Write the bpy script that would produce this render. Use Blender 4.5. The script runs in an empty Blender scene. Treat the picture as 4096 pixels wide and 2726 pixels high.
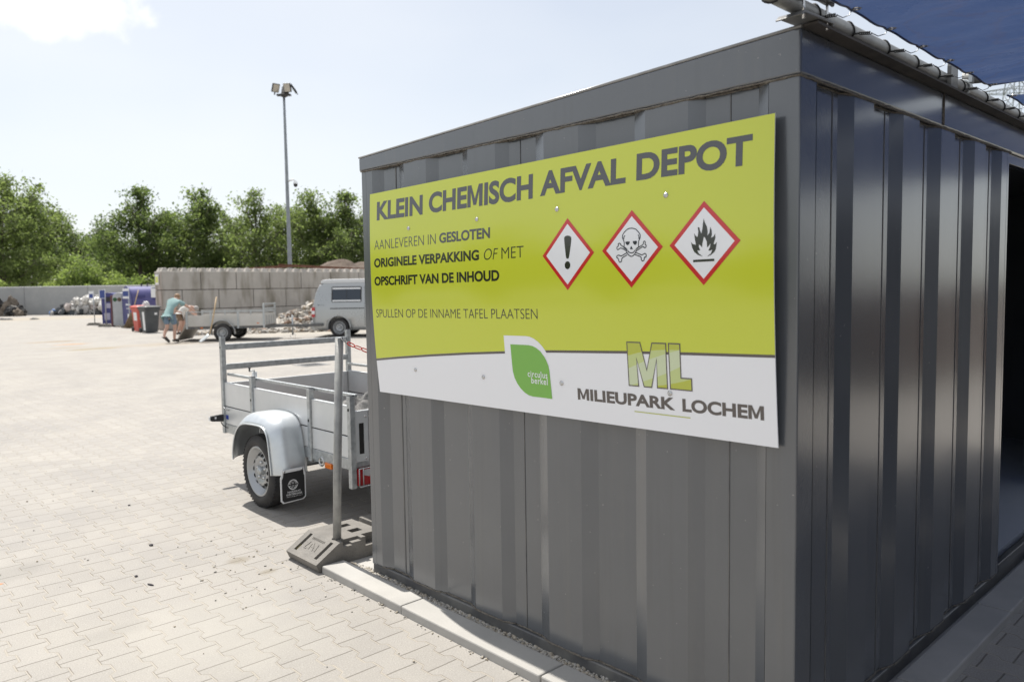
import bpy, bmesh, math, random
import numpy as np
from mathutils import Vector, Matrix, Euler, noise as mnoise
PI = math.pi
SC = bpy.context.scene
COL = SC.collection
random.seed(11)
rng = np.random.default_rng(5)

# ---------------------------------------------------------------- camera
cam_d = bpy.data.cameras.new('camera')
cam_d.sensor_width = 36.0
cam_d.lens = 27.06
cam_d.clip_start = 0.05
cam_d.clip_end = 2000
cam_d.dof.use_dof = True
cam_d.dof.focus_distance = 3.7
cam_d.dof.aperture_fstop = 3.4
cam = bpy.data.objects.new('camera', cam_d)
COL.objects.link(cam)
def cam_rot(rz, rx, ry):
    c, s = math.cos, math.sin
    base = Matrix(((1, 0, 0), (0, 0, -1), (0, 1, 0)))
    Rz = Matrix(((c(rz), -s(rz), 0), (s(rz), c(rz), 0), (0, 0, 1)))
    Rx = Matrix(((1, 0, 0), (0, c(rx), -s(rx)), (0, s(rx), c(rx))))
    Ry = Matrix(((c(ry), -s(ry), 0), (s(ry), c(ry), 0), (0, 0, 1)))
    return Rz @ base @ Rx @ Ry
CAMR = cam_rot(-.7519, -.0695, -.0157)
CAMP = Vector((-2.269, -1.1314, 1.587))
cam.matrix_world = Matrix.Translation(CAMP) @ CAMR.to_4x4()
SC.camera = cam

# ---------------------------------------------------------------- sky, sun, exposure
SUN_EL = math.radians(61.5)
SUN_AZ = math.radians(5.2)           # from +Y towards +X
w = bpy.data.worlds.new('World')
SC.world = w
w.use_nodes = True
nt = w.node_tree
for n in list(nt.nodes): nt.nodes.remove(n)
def N(tree, typ, **kw):
    n = tree.nodes.new(typ)
    for k, v in kw.items():
        if k.startswith('i_'):
            n.inputs[k[2:].replace('_', ' ')].default_value = v
        else: setattr(n, k, v)
    return n
L = nt.links.new
sky = N(nt, 'ShaderNodeTexSky', sky_type='NISHITA', sun_disc=False, sun_elevation=SUN_EL, sun_rotation=SUN_AZ,
        air_density=1.0, dust_density=1.2, ozone_density=1.0, altitude=0)
bg = N(nt, 'ShaderNodeBackground'); bg.inputs['Strength'].default_value = 0.086
out = N(nt, 'ShaderNodeOutputWorld')
tc = N(nt, 'ShaderNodeTexCoord')
# thin summer veil and one small cumulus, part of the sky texture itself
def cloud_dir(u, v):
    d = CAMR @ Vector(((u - 2048) / 3078.6, -(v - 1363) / 3078.6, -1)); return d.normalized()
nz = N(nt, 'ShaderNodeTexNoise'); nz.inputs['Scale'].default_value = 1.3; nz.inputs['Detail'].default_value = 4; nz.inputs['Roughness'].default_value = .45
mp = N(nt, 'ShaderNodeMapping'); mp.inputs['Scale'].default_value = (1, 1, 2.4); mp.inputs['Location'].default_value = (.3, .8, .1)
L(tc.outputs['Generated'], mp.inputs['Vector']); L(mp.outputs['Vector'], nz.inputs['Vector'])
rp = N(nt, 'ShaderNodeValToRGB'); rp.color_ramp.elements[0].position = .34; rp.color_ramp.elements[1].position = .70
rp.color_ramp.elements[0].color = (.50, .50, .50, 1); rp.color_ramp.elements[1].color = (.80, .80, .80, 1)
L(nz.outputs['Fac'], rp.inputs['Fac'])
veil = N(nt, 'ShaderNodeMix', data_type='RGBA'); veil.inputs['B'].default_value = (8.6, 8.7, 8.75, 1)
L(rp.outputs['Color'], veil.inputs['Factor']); L(sky.outputs['Color'], veil.inputs['A'])
# cumulus puffs
nz2 = N(nt, 'ShaderNodeTexNoise'); nz2.inputs['Scale'].default_value = 26; nz2.inputs['Detail'].default_value = 5
L(tc.outputs['Generated'], nz2.inputs['Vector'])
last = veil.outputs['Result']
for (u, v, rad, stretch) in ((215, -30, .075, .5), (330, 25, .035, .5), (110, 0, .035, .6)):
    d = cloud_dir(u, v)
    sb = N(nt, 'ShaderNodeVectorMath', operation='SUBTRACT'); sb.inputs[1].default_value = d
    L(tc.outputs['Generated'], sb.inputs[0])
    ml = N(nt, 'ShaderNodeVectorMath', operation='MULTIPLY'); ml.inputs[1].default_value = (1, 1, 1 / stretch)
    L(sb.outputs[0], ml.inputs[0])
    ln = N(nt, 'ShaderNodeVectorMath', operation='LENGTH'); L(ml.outputs[0], ln.inputs[0])
    a = N(nt, 'ShaderNodeMath', operation='MULTIPLY_ADD'); a.inputs[1].default_value = .11; a.inputs[2].default_value = -.055
    L(nz2.outputs['Fac'], a.inputs[0])
    b = N(nt, 'ShaderNodeMath', operation='ADD'); L(ln.outputs['Value'], b.inputs[0]); L(a.outputs[0], b.inputs[1])
    mr = N(nt, 'ShaderNodeMapRange', interpolation_type='SMOOTHSTEP')
    mr.inputs['From Min'].default_value = rad * 1.35; mr.inputs['From Max'].default_value = rad * .45
    L(b.outputs[0], mr.inputs['Value'])
    mx = N(nt, 'ShaderNodeMix', data_type='RGBA'); mx.inputs['B'].default_value = (12.5, 12.1, 11.6, 1)
    L(mr.outputs['Result'], mx.inputs['Factor']); L(last, mx.inputs['A'])
    last = mx.outputs['Result']
L(last, bg.inputs['Color']); L(bg.outputs['Background'], out.inputs['Surface'])

sun_d = bpy.data.lights.new('sun', 'SUN')
sun_d.energy = 4.2; sun_d.angle = math.radians(.53); sun_d.color = (1, .955, .88)
sun = bpy.data.objects.new('sun', sun_d); COL.objects.link(sun)
sdir = Vector((math.sin(SUN_AZ) * math.cos(SUN_EL), math.cos(SUN_AZ) * math.cos(SUN_EL), math.sin(SUN_EL)))
sun.rotation_euler = sdir.to_track_quat('Z', 'Y').to_euler()
sun.location = (0, 0, 30)
SC.view_settings.view_transform = 'Standard'; SC.view_settings.look = 'None'
SC.view_settings.exposure = 0.54; SC.view_settings.gamma = 1
SC.view_settings.use_curve_mapping = False
SC.cycles.max_bounces = 8; SC.cycles.transparent_max_bounces = 8
SC.cycles.sample_clamp_indirect = 6
SC.cycles.caustics_reflective = False; SC.cycles.caustics_refractive = False

# ---------------------------------------------------------------- helpers
class MB:
    """collects shapes, then links them as one mesh object"""
    def __init__(s): s.v = []; s.f = []; s.m = []; s.sm = []
    def add(s, vs, fs, mi=0, smooth=False):
        o = len(s.v); s.v += [tuple(p) for p in vs]
        for f in fs: s.f.append([i + o for i in f]); s.m.append(mi); s.sm.append(smooth)
        return s
    def box(s, a, b, mi=0, taper=None):
        x0, y0, z0 = a; x1, y1, z1 = b
        if x0 > x1: x0, x1 = x1, x0
        if y0 > y1: y0, y1 = y1, y0
        if z0 > z1: z0, z1 = z1, z0
        return s.add([(x0, y0, z0), (x1, y0, z0), (x1, y1, z0), (x0, y1, z0), (x0, y0, z1), (x1, y0, z1), (x1, y1, z1), (x0, y1, z1)],
                     [(0, 3, 2, 1), (4, 5, 6, 7), (0, 1, 5, 4), (1, 2, 6, 5), (2, 3, 7, 6), (3, 0, 4, 7)], mi)
    def bar(s, p, q, wd, ht, up=(0, 0, 1), mi=0):
        p = Vector(p); q = Vector(q); d = (q - p).normalized(); up = Vector(up)
        if abs(d.dot(up)) > .99: up = Vector((1, 0, 0)) if abs(d.x) < .9 else Vector((0, 1, 0))
        r = d.cross(up).normalized(); u = r.cross(d)
        vs = [e + r * (sx * wd / 2) + u * (sz * ht / 2) for e in (p, q) for sx, sz in ((-1, -1), (1, -1), (1, 1), (-1, 1))]
        return s.add(vs, [(3, 2, 1, 0), (4, 5, 6, 7), (0, 1, 5, 4), (1, 2, 6, 5), (2, 3, 7, 6), (3, 0, 4, 7)], mi)
    def tube(s, pts, r, n=10, mi=0, closed=False, cap=True, smooth=True):
        pts = [Vector(p) for p in pts]; m = len(pts)
        rs = r if isinstance(r, (list, tuple)) else [r] * m
        vs = []; ref = None
        for i, p in enumerate(pts):
            a = pts[(i - 1) % m] if (i > 0 or closed) else p
            b = pts[(i + 1) % m] if (i < m - 1 or closed) else p
            d = (b - a).normalized()
            if ref is None or abs(ref.dot(d)) > .98:
                ref = Vector((0, 0, 1)) if abs(d.z) < .9 else Vector((1, 0, 0))
            x = d.cross(ref).normalized(); y = x.cross(d).normalized(); ref = y
            for k in range(n):
                t = 2 * PI * k / n; vs.append(p + (x * math.cos(t) + y * math.sin(t)) * rs[i])
        fs = []
        for i in range(m if closed else m - 1):
            for k in range(n):
                a = i * n + k; b = i * n + (k + 1) % n; j = (i + 1) % m
                fs.append((a, b, j * n + (k + 1) % n, j * n + k))
        s.add(vs, fs, mi, smooth)
        if cap and not closed:
            o = len(s.v) - m * n
            s.f.append([o + k for k in range(n)][::-1]); s.m.append(mi); s.sm.append(False)
            s.f.append([o + (m - 1) * n + k for k in range(n)]); s.m.append(mi); s.sm.append(False)
        return s
    def lathe(s, prof, o=(0, 0, 0), axis='x', n=32, mi=0, smooth=True):
        """prof: list of (axial, radius); closed caps when radius 0"""
        o = Vector(o); vs = []; m = len(prof)
        for (t, r) in prof:
            for k in range(n):
                a = 2 * PI * k / n; c, q = r * math.cos(a), r * math.sin(a)
                vs.append(o + Vector({'x': (t, c, q), 'y': (q, t, c), 'z': (c, q, t)}[axis]))
        fs = [(i * n + k, i * n + (k + 1) % n, (i + 1) * n + (k + 1) % n, (i + 1) * n + k) for i in range(m - 1) for k in range(n)]
        return s.add(vs, fs, mi, smooth)
    def prism(s, poly, plane, c0, c1, mi=0):
        """poly 2-d outline extruded between c0 and c1 along the axis not in plane ('xy','yz','xz')"""
        def P(a, b, c): return {'xy': (a, b, c), 'yz': (c, a, b), 'xz': (a, c, b)}[plane]
        n = len(poly)
        vs = [P(a, b, c0) for a, b in poly] + [P(a, b, c1) for a, b in poly]
        fs = [list(range(n))[::-1], list(range(n, 2 * n))] + [(i, (i + 1) % n, n + (i + 1) % n, n + i) for i in range(n)]
        return s.add(vs, fs, mi)
    def grid(s, fn, nu, nv, mi=0, smooth=True):
        vs = [fn(i / nu, j / nv) for j in range(nv + 1) for i in range(nu + 1)]
        fs = [(j * (nu + 1) + i, j * (nu + 1) + i + 1, (j + 1) * (nu + 1) + i + 1, (j + 1) * (nu + 1) + i) for j in range(nv) for i in range(nu)]
        return s.add(vs, fs, mi, smooth)
    def build(s, name, mats, parent=None, off=None, bevel=0, seg=2, recalc=True, xf=None, angle=35):
        me = bpy.data.meshes.new(name)
        vs = s.v
        if xf is not None: vs = [tuple(xf @ Vector(p)) for p in vs]
        if off is None and parent is not None: off = parent.get('_off') if False else OFFS.get(parent.name)
        if off is not None: vs = [(p[0] - off[0], p[1] - off[1], p[2] - off[2]) for p in vs]
        me.from_pydata(vs, [], s.f)
        mats = mats if isinstance(mats, (list, tuple)) else [mats]
        for m in mats: me.materials.append(m)
        me.polygons.foreach_set('material_index', s.m)
        me.polygons.foreach_set('use_smooth', s.sm)
        me.update()
        if recalc:
            bm = bmesh.new(); bm.from_mesh(me); bmesh.ops.recalc_face_normals(bm, faces=bm.faces); bm.to_mesh(me); bm.free()
        o = bpy.data.objects.new(name, me); COL.objects.link(o)
        if parent is not None:
            o.parent = parent; OFFS[o.name] = off
        if bevel:
            b = o.modifiers.new('bevel', 'BEVEL'); b.width = bevel; b.segments = seg; b.limit_method = 'ANGLE'; b.angle_limit = math.radians(angle)
            b.harden_normals = False
        return o
OFFS = {}
def tag(o, label=None, cat=None, group=None, kind=None):
    if label: o['label'] = label
    if cat: o['category'] = cat
    if group: o['group'] = group
    if kind: o['kind'] = kind
    return o
def thing(name, loc, label, cat, group=None, world=False, rotz=0):
    """Empty at a thing's base; with world=True its parts are given in world coordinates"""
    o = bpy.data.objects.new(name, None); COL.objects.link(o)
    o.location = loc; o.rotation_euler = (0, 0, rotz); o.empty_display_size = .2
    tag(o, label, cat, group)
    OFFS[o.name] = tuple(loc) if world else None
    return o
def struct(o, label=None, cat=None): return tag(o, label, cat, kind='structure')
def copy_tree(o, parent=None):
    c = o.copy(); COL.objects.link(c)
    if parent is not None: c.parent = parent
    for ch in list(o.children): copy_tree(ch, c)
    return c

def mat(name, col, rough=.5, metal=0, c2=None, vscale=4, vdetail=4, bump=0, bscale=60, spec=.5, stretch=None, coat=0, ramp=(.35, .65), rvar=0, alpha=None, trans=0):
    m = bpy.data.materials.new(name); m.use_nodes = True
    t = m.node_tree; b = t.nodes['Principled BSDF']; l = t.links.new
    b.inputs['Base Color'].default_value = (*col, 1); b.inputs['Roughness'].default_value = rough
    b.inputs['Metallic'].default_value = metal; b.inputs['Specular IOR Level'].default_value = spec
    b.inputs['Coat Weight'].default_value = coat
    if c2 is not None or bump or rvar:
        tcn = N(t, 'ShaderNodeTexCoord'); mpn = N(t, 'ShaderNodeMapping')
        if stretch: mpn.inputs['Scale'].default_value = stretch
        l(tcn.outputs['Object'], mpn.inputs['Vector'])
    if c2 is not None or rvar:
        nn = N(t, 'ShaderNodeTexNoise'); nn.inputs['Scale'].default_value = vscale; nn.inputs['Detail'].default_value = vdetail
        nn.inputs['Roughness'].default_value = .6
        l(mpn.outputs['Vector'], nn.inputs['Vector'])
        r = N(t, 'ShaderNodeValToRGB'); r.color_ramp.elements[0].position = ramp[0]; r.color_ramp.elements[1].position = ramp[1]
        l(nn.outputs['Fac'], r.inputs['Fac'])
    if c2 is not None:
        r.color_ramp.elements[0].color = (*col, 1); r.color_ramp.elements[1].color = (*c2, 1)
        l(r.outputs['Color'], b.inputs['Base Color'])
    if rvar:
        mr = N(t, 'ShaderNodeMapRange'); mr.inputs['To Min'].default_value = max(.02, rough - rvar); mr.inputs['To Max'].default_value = min(1, rough + rvar)
        l(nn.outputs['Fac'], mr.inputs['Value']); l(mr.outputs['Result'], b.inputs['Roughness'])
    if bump:
        n2 = N(t, 'ShaderNodeTexNoise'); n2.inputs['Scale'].default_value = bscale; n2.inputs['Detail'].default_value = 3
        l(mpn.outputs['Vector'], n2.inputs['Vector'])
        bn = N(t, 'ShaderNodeBump'); bn.inputs['Strength'].default_value = bump; bn.inputs['Distance'].default_value = .02
        l(n2.outputs['Fac'], bn.inputs['Height']); l(bn.outputs['Normal'], b.inputs['Normal'])
    return m
MT = {}
MT['galv'] = mat('galvanised_steel', (.36, .38, .39), .42, .75, c2=(.52, .54, .55), vscale=30, bump=.02, bscale=40, rvar=.1)
MT['alu'] = mat('aluminium_panel', (.62, .64, .65), .38, .35, c2=(.70, .71, .72), vscale=3, rvar=.08)
MT['black'] = mat('black_plastic', (.018, .018, .02), .5)
MT['rubber'] = mat('tyre_rubber', (.022, .022, .024), .75, c2=(.045, .042, .04), vscale=8, bump=.05)
MT['rim'] = mat('silver_rim', (.40, .41, .42), .36, .65)
MT['red_lens'] = mat('red_lens', (.45, .01, .015), .15, coat=.5)
MT['amber'] = mat('amber_lens', (.7, .17, .01), .2, coat=.4)
MT['white'] = mat('white_print', (.78, .79, .8), .35)
MT['chrome'] = mat('zinc_fastener', (.55, .55, .55), .25, 1)
MT['dark_hole'] = mat('dark_slot', (.01, .01, .01), .8)
# ---------------------------------------------------------------- ground
def paving_material():
    m = bpy.data.materials.new('concrete_pavers'); m.use_nodes = True
    t = m.node_tree; l = t.links.new; b = t.nodes['Principled BSDF']
    tcn = N(t, 'ShaderNodeNewGeometry'); sep = N(t, 'ShaderNodeSeparateXYZ')
    # small wobble so that no joint is dead straight
    wn = N(t, 'ShaderNodeTexNoise'); wn.inputs['Scale'].default_value = 7; wn.inputs['Detail'].default_value = 2
    l(tcn.outputs['Position'], wn.inputs['Vector'])
    wv = N(t, 'ShaderNodeVectorMath', operation='MULTIPLY_ADD'); wv.inputs[1].default_value = (.012, .009, 0); wv.inputs[2].default_value = (-.006, -.0045, 0)
    l(wn.outputs['Color'], wv.inputs[0])
    wa = N(t, 'ShaderNodeVectorMath', operation='ADD'); l(tcn.outputs['Position'], wa.inputs[0]); l(wv.outputs[0], wa.inputs[1])
    l(wa.outputs[0], sep.inputs[0])
    def mth(op, a, bb=None, c=None):
        n = N(t, 'ShaderNodeMath', operation=op)
        for i, x in enumerate((a, bb, c)):
            if x is None: continue
            if isinstance(x, (int, float)): n.inputs[i].default_value = x
            else: l(x, n.inputs[i])
        return n.outputs[0]
    PX, PY = .1365, .1955
    x = sep.outputs['X']; y = sep.outputs['Y']
    u = mth('DIVIDE', mth('ADD', x, 1.2365), PX)
    k = mth('ROUND', u)
    par = mth('FLOORED_MODULO', k, 2)
    ys = mth('SUBTRACT', mth('SUBTRACT', y, 2.557), mth('MULTIPLY', par, PY / 2))
    pp = mth('PINGPONG', ys, PY / 2)
    zc = N(t, 'ShaderNodeClamp'); zc.inputs['Min'].default_value = -1; zc.inputs['Max'].default_value = 1
    l(mth('DIVIDE', mth('SUBTRACT', pp, .047), .011), zc.inputs['Value'])
    zs = mth('MULTIPLY', zc.outputs[0], .0135)
    dx = mth('SUBTRACT', mth('SUBTRACT', mth('MULTIPLY', mth('SUBTRACT', u, k), PX), zs), .0)
    db = mth('ABSOLUTE', dx)
    left = mth('LESS_THAN', dx, 0.0)
    col = mth('SUBTRACT', k, left)
    cpar = mth('FLOORED_MODULO', col, 2)
    yc = mth('SUBTRACT', mth('SUBTRACT', y, 2.557), mth('MULTIPLY', cpar, PY / 2))
    dj = mth('PINGPONG', yc, PY / 2)
    row = mth('FLOOR', mth('DIVIDE', yc, PY))
    cmb = N(t, 'ShaderNodeCombineXYZ'); l(col, cmb.inputs[0]); l(row, cmb.inputs[1])
    wnz = N(t, 'ShaderNodeTexWhiteNoise', noise_dimensions='2D'); l(cmb.outputs[0], wnz.inputs['Vector'])
    dmin = mth('MINIMUM', db, dj)
    # base tone per stone + grime
    r1 = N(t, 'ShaderNodeValToRGB')
    r1.color_ramp.elements[0].color = (.322, .305, .283, 1); r1.color_ramp.elements[1].color = (.348, .330, .306, 1)
    l(wnz.outputs['Value'], r1.inputs['Fac'])
    n1 = N(t, 'ShaderNodeTexNoise'); n1.inputs['Scale'].default_value = .9; n1.inputs['Detail'].default_value = 8; n1.inputs['Roughness'].default_value = .62
    l(tcn.outputs['Position'], n1.inputs['Vector'])
    r2 = N(t, 'ShaderNodeValToRGB'); r2.color_ramp.elements[0].position = .36; r2.color_ramp.elements[1].position = .68
    r2.color_ramp.elements[0].color = (.90, .90, .91, 1); r2.color_ramp.elements[1].color = (1.07, 1.06, 1.04, 1)
    l(n1.outputs['Fac'], r2.inputs['Fac'])
    mu = N(t, 'ShaderNodeMix', data_type='RGBA', blend_type='MULTIPLY'); mu.inputs['Factor'].default_value = 1
    l(r1.outputs['Color'], mu.inputs['A']); l(r2.outputs['Color'], mu.inputs['B'])
    # fine aggregate specks
    vs = N(t, 'ShaderNodeTexVoronoi'); vs.inputs['Scale'].default_value = 85
    l(tcn.outputs['Position'], vs.inputs['Vector'])
    rs = N(t, 'ShaderNodeValToRGB'); rs.color_ramp.elements[0].position = .09; rs.color_ramp.elements[1].position = .17
    rs.color_ramp.elements[0].color = (1, 1, 1, 1); rs.color_ramp.elements[1].color = (0, 0, 0, 1)
    l(vs.outputs['Distance'], rs.inputs['Fac'])
    n3 = N(t, 'ShaderNodeTexNoise'); n3.inputs['Scale'].default_value = 160; n3.inputs['Detail'].default_value = 2
    l(tcn.outputs['Position'], n3.inputs['Vector'])
    r3 = N(t, 'ShaderNodeValToRGB'); r3.color_ramp.elements[0].color = (.86, .86, .86, 1); r3.color_ramp.elements[1].color = (1.12, 1.12, 1.12, 1)
    r3.color_ramp.elements[0].position = .3; r3.color_ramp.elements[1].position = .7
    l(n3.outputs['Fac'], r3.inputs['Fac'])
    mu2 = N(t, 'ShaderNodeMix', data_type='RGBA', blend_type='MULTIPLY'); mu2.inputs['Factor'].default_value = 1
    l(mu.outputs['Result'], mu2.inputs['A']); l(r3.outputs['Color'], mu2.inputs['B'])
    sp = N(t, 'ShaderNodeMix', data_type='RGBA'); sp.inputs['B'].default_value = (.56, .54, .5, 1)
    l(mth('MULTIPLY', rs.outputs['Color'], .5), sp.inputs['Factor']); l(mu2.outputs['Result'], sp.inputs['A'])
    # joints: sand in the notched ones, shadowed gaps in the straight ones; blotches of sand spilled over
    n4 = N(t, 'ShaderNodeTexNoise'); n4.inputs['Scale'].default_value = 2.3; n4.inputs['Detail'].default_value = 6
    l(tcn.outputs['Position'], n4.inputs['Vector'])
    sandw = N(t, 'ShaderNodeMapRange'); sandw.inputs['From Min'].default_value = .42; sandw.inputs['From Max'].default_value = .72
    sandw.inputs['To Min'].default_value = .0032; sandw.inputs['To Max'].default_value = .010
    l(n4.outputs['Fac'], sandw.inputs['Value'])
    jz = N(t, 'ShaderNodeMapRange', interpolation_type='SMOOTHSTEP'); jz.inputs['To Min'].default_value = 1; jz.inputs['To Max'].default_value = 0
    l(mth('MULTIPLY', sandw.outputs[0], .45), jz.inputs['From Min']); l(sandw.outputs[0], jz.inputs['From Max']); l(db, jz.inputs['Value'])
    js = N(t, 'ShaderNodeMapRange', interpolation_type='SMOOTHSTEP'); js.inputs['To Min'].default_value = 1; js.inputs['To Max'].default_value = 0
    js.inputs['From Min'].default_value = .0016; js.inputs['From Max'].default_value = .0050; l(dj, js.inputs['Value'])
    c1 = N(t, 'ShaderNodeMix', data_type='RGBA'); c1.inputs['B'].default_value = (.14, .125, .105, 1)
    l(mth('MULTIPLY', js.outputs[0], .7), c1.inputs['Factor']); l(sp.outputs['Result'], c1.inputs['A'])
    c2 = N(t, 'ShaderNodeMix', data_type='RGBA'); c2.inputs['B'].default_value = (.40, .365, .315, 1)
    l(mth('MULTIPLY', jz.outputs[0], .8), c2.inputs['Factor']); l(c1.outputs['Result'], c2.inputs['A'])
    # thin dark line right beside the sand
    edge = N(t, 'ShaderNodeMapRange', interpolation_type='SMOOTHSTEP'); edge.inputs['To Min'].default_value = 1; edge.inputs['To Max'].default_value = 0
    edge.inputs['From Min'].default_value = .0010; edge.inputs['From Max'].default_value = .0030; l(mth('ABSOLUTE', mth('SUBTRACT', dx, .0046)), edge.inputs['Value'])
    c3 = N(t, 'ShaderNodeMix', data_type='RGBA'); c3.inputs['B'].default_value = (.17, .15, .125, 1)
    sel = N(t, 'ShaderNodeMapRange'); sel.inputs['From Min'].default_value = .62; sel.inputs['From Max'].default_value = .42; sel.inputs['To Min'].default_value = .1; sel.inputs['To Max'].default_value = .85
    l(n4.outputs['Fac'], sel.inputs['Value'])
    l(mth('MULTIPLY', edge.outputs[0], sel.outputs[0]), c3.inputs['Factor']); l(c2.outputs['Result'], c3.inputs['A'])
    # spilled sand, clay and oil marks with shapes of their own
    cur = c3.outputs['Result']
    n5 = N(t, 'ShaderNodeTexNoise'); n5.inputs['Scale'].default_value = 1.7; n5.inputs['Detail'].default_value = 5
    l(tcn.outputs['Position'], n5.inputs['Vector'])
    for (sx, sy, rx, ry, colr, amt) in ((4.1, 28.4, 1.0, .5, (.25, .18, .1), .6), (4.2, 26.3, .7, .45, (.47, .25, .1), .5), (4.1, 23.4, .9, .5, (.25, .2, .11), .65), (3.6, 24.6, .9, .4, (.28, .22, .13), .4),
                                        (6.3, 23.6, 2.2, 1.0, (.33, .27, .19), .4), (-1.45, 4.0, .28, .2, (.22, .21, .195), .4), (-1.52, 3.84, .03, .02, (.6, .2, .06), .9), (-1.25, 2.73, .2, .1, (.24, .23, .21), .25),
                                        (-.42, 3.25, .09, .07, (.2, .17, .12), .5), (-.38, 2.95, .07, .05, (.2, .17, .12), .5), (9, 58, 14, 5, (.36, .31, .24), .55), (12.8, 25.5, 4, 2.2, (.4, .36, .29), .5), (-.9, 2.3, .5, .6, (.42, .40, .36), .3)):
        cx = N(t, 'ShaderNodeVectorMath', operation='SUBTRACT'); cx.inputs[1].default_value = (sx, sy, 0); l(tcn.outputs['Position'], cx.inputs[0])
        cs = N(t, 'ShaderNodeVectorMath', operation='MULTIPLY'); cs.inputs[1].default_value = (1 / rx, 1 / ry, 0); l(cx.outputs[0], cs.inputs[0])
        cl = N(t, 'ShaderNodeVectorMath', operation='LENGTH'); l(cs.outputs[0], cl.inputs[0])
        dd = mth('ADD', cl.outputs['Value'], mth('MULTIPLY_ADD', n5.outputs['Fac'], 1.4, -.7))
        mr = N(t, 'ShaderNodeMapRange', interpolation_type='SMOOTHSTEP'); mr.inputs['From Min'].default_value = 1.1; mr.inputs['From Max'].default_value = .35; mr.inputs['To Max'].default_value = amt
        l(dd, mr.inputs['Value'])
        mx = N(t, 'ShaderNodeMix', data_type='RGBA'); mx.inputs['B'].default_value = (*colr, 1)
        l(mr.outputs[0], mx.inputs['Factor']); l(cur, mx.inputs['A']); cur = mx.outputs['Result']
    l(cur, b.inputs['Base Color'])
    b.inputs['Roughness'].default_value = .85; b.inputs['Specular IOR Level'].default_value = .3
    # relief
    hj = N(t, 'ShaderNodeMapRange', interpolation_type='SMOOTHSTEP'); hj.inputs['From Min'].default_value = .0008; hj.inputs['From Max'].default_value = .0055
    l(dmin, hj.inputs['Value'])
    hh = mth('ADD', mth('MULTIPLY', hj.outputs[0], 1.0), mth('MULTIPLY', n3.outputs['Fac'], .22))
    hh = mth('ADD', hh, mth('MULTIPLY', wnz.outputs['Value'], .3))
    bn = N(t, 'ShaderNodeBump'); bn.inputs['Strength'].default_value = .55; bn.inputs['Distance'].default_value = .005
    l(hh, bn.inputs['Height']); l(bn.outputs['Normal'], b.inputs['Normal'])
    return m
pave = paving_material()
g = MB()
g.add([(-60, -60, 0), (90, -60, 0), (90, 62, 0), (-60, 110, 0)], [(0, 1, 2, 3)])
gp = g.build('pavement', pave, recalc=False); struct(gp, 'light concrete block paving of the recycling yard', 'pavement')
MT['meadow'] = mat('rough_grass', (.07, .10, .03), .9, c2=(.12, .13, .05), vscale=.4, bump=.3, bscale=3)
g = MB(); g.add([(-900, -900, -.02), (900, -900, -.02), (900, 900, -.02), (-900, 900, -.02)], [(0, 1, 2, 3)])
struct(g.build('terrain', MT['meadow'], recalc=False), 'grassland around the yard', 'ground')

MT['kerb'] = mat('kerb_concrete', (.37, .36, .34), .85, c2=(.44, .425, .40), vscale=3, vdetail=9, bump=.12, bscale=140)
def kerb(x0, y0, x1, y1, hz=.043, cut=()):
    o = MB().box((x0, y0, -.12), (x1, y1, hz)).build('kerb', MT['kerb'], bevel=.007, seg=2)
    return struct(o, 'low pale concrete kerb along the foot of the dark container', 'kerb')
kerb(-.174, 1.937, -.032, 2.706); kerb(-.176, .979, -.033, 1.931); kerb(-.174, -.012, -.032, .972)
kerb(-.172, -.16, .80, -.018); kerb(.806, -.158, 1.80, -.016); kerb(1.806, -.156, 2.80, -.014); kerb(2.806, -.156, 3.80, -.014)
# thin foundation slab under the container, a touch lower than the kerb
struct(MB().box((-.031, -.013, -.1), (6.05, 2.9, .016)).build('foundation', MT['kerb']), 'concrete bed under the container', 'foundation')

# gravel strip: rounded pebbles packed between kerb and base rail
def pebbles(n, fn, name, mats, seed, smin, smax):
    R = np.random.default_rng(seed); mb = MB()
    base = bmesh.new(); bmesh.ops.create_icosphere(base, subdivisions=1, radius=1)
    bv = np.array([v.co[:] for v in base.verts]); bf = [[v.index for v in f.verts] for f in base.faces]; base.free()
    for i in range(n):
        x, y, z = fn(R, i); s = R.uniform(smin, smax) if R.random() < .85 else R.uniform(smax, smax * 1.4)
        sc = s * np.array([R.uniform(.8, 1.3), R.uniform(.8, 1.3), R.uniform(.55, .85)])
        rot = np.array(Euler((R.uniform(-.5, .5), R.uniform(-.5, .5), R.uniform(0, 6.28))).to_matrix())
        v = ((bv * (1 + R.normal(0, .08, bv.shape))) * sc) @ rot.T + (x, y, z)
        mb.add(v.tolist(), bf, int(R.integers(0, len(mats))), True)
    return mb.build(name, mats, recalc=False)
stone = [mat('pebble_pale', (.42, .39, .34), .8, c2=(.5, .47, .42), vscale=30), mat('pebble_grey', (.3, .29, .27), .8, c2=(.38, .36, .33), vscale=30),
         mat('pebble_tan', (.36, .31, .24), .8, c2=(.44, .4, .33), vscale=30)]
def gfn(R, i):
    y = R.uniform(-.01, 2.68)
    if y > 2.4: return R.uniform(-.03, .05 - .2 * (y - 2.4)), y, .018 + R.uniform(0, .008)
    return R.uniform(-.031, .012), y, .020 + R.uniform(0, .014)
gv = pebbles(3600, gfn, 'gravel', stone, 3, .0045, .0095)
tag(gv, 'strip of small rounded gravel between kerb and dark container', 'gravel', kind='stuff')
def dfn(R, i):
    q = R.random()
    if q < .3: return -.18 - abs(R.normal(0, .012)), R.uniform(-.2, 2.6), .003
    if q < .55: return R.normal(-.35, .25), R.normal(3.1, .4), .003
    if q < .62: return R.uniform(-.17, -.04), R.uniform(.1, 2.6), .038
    return R.uniform(-3.5, -.25), R.uniform(1.2, 9), .003
crumbs = pebbles(330, dfn, 'grit', stone * 5 + [mat('dark_grit', (.05, .045, .04), .8)], 8, .002, .0055)
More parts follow.
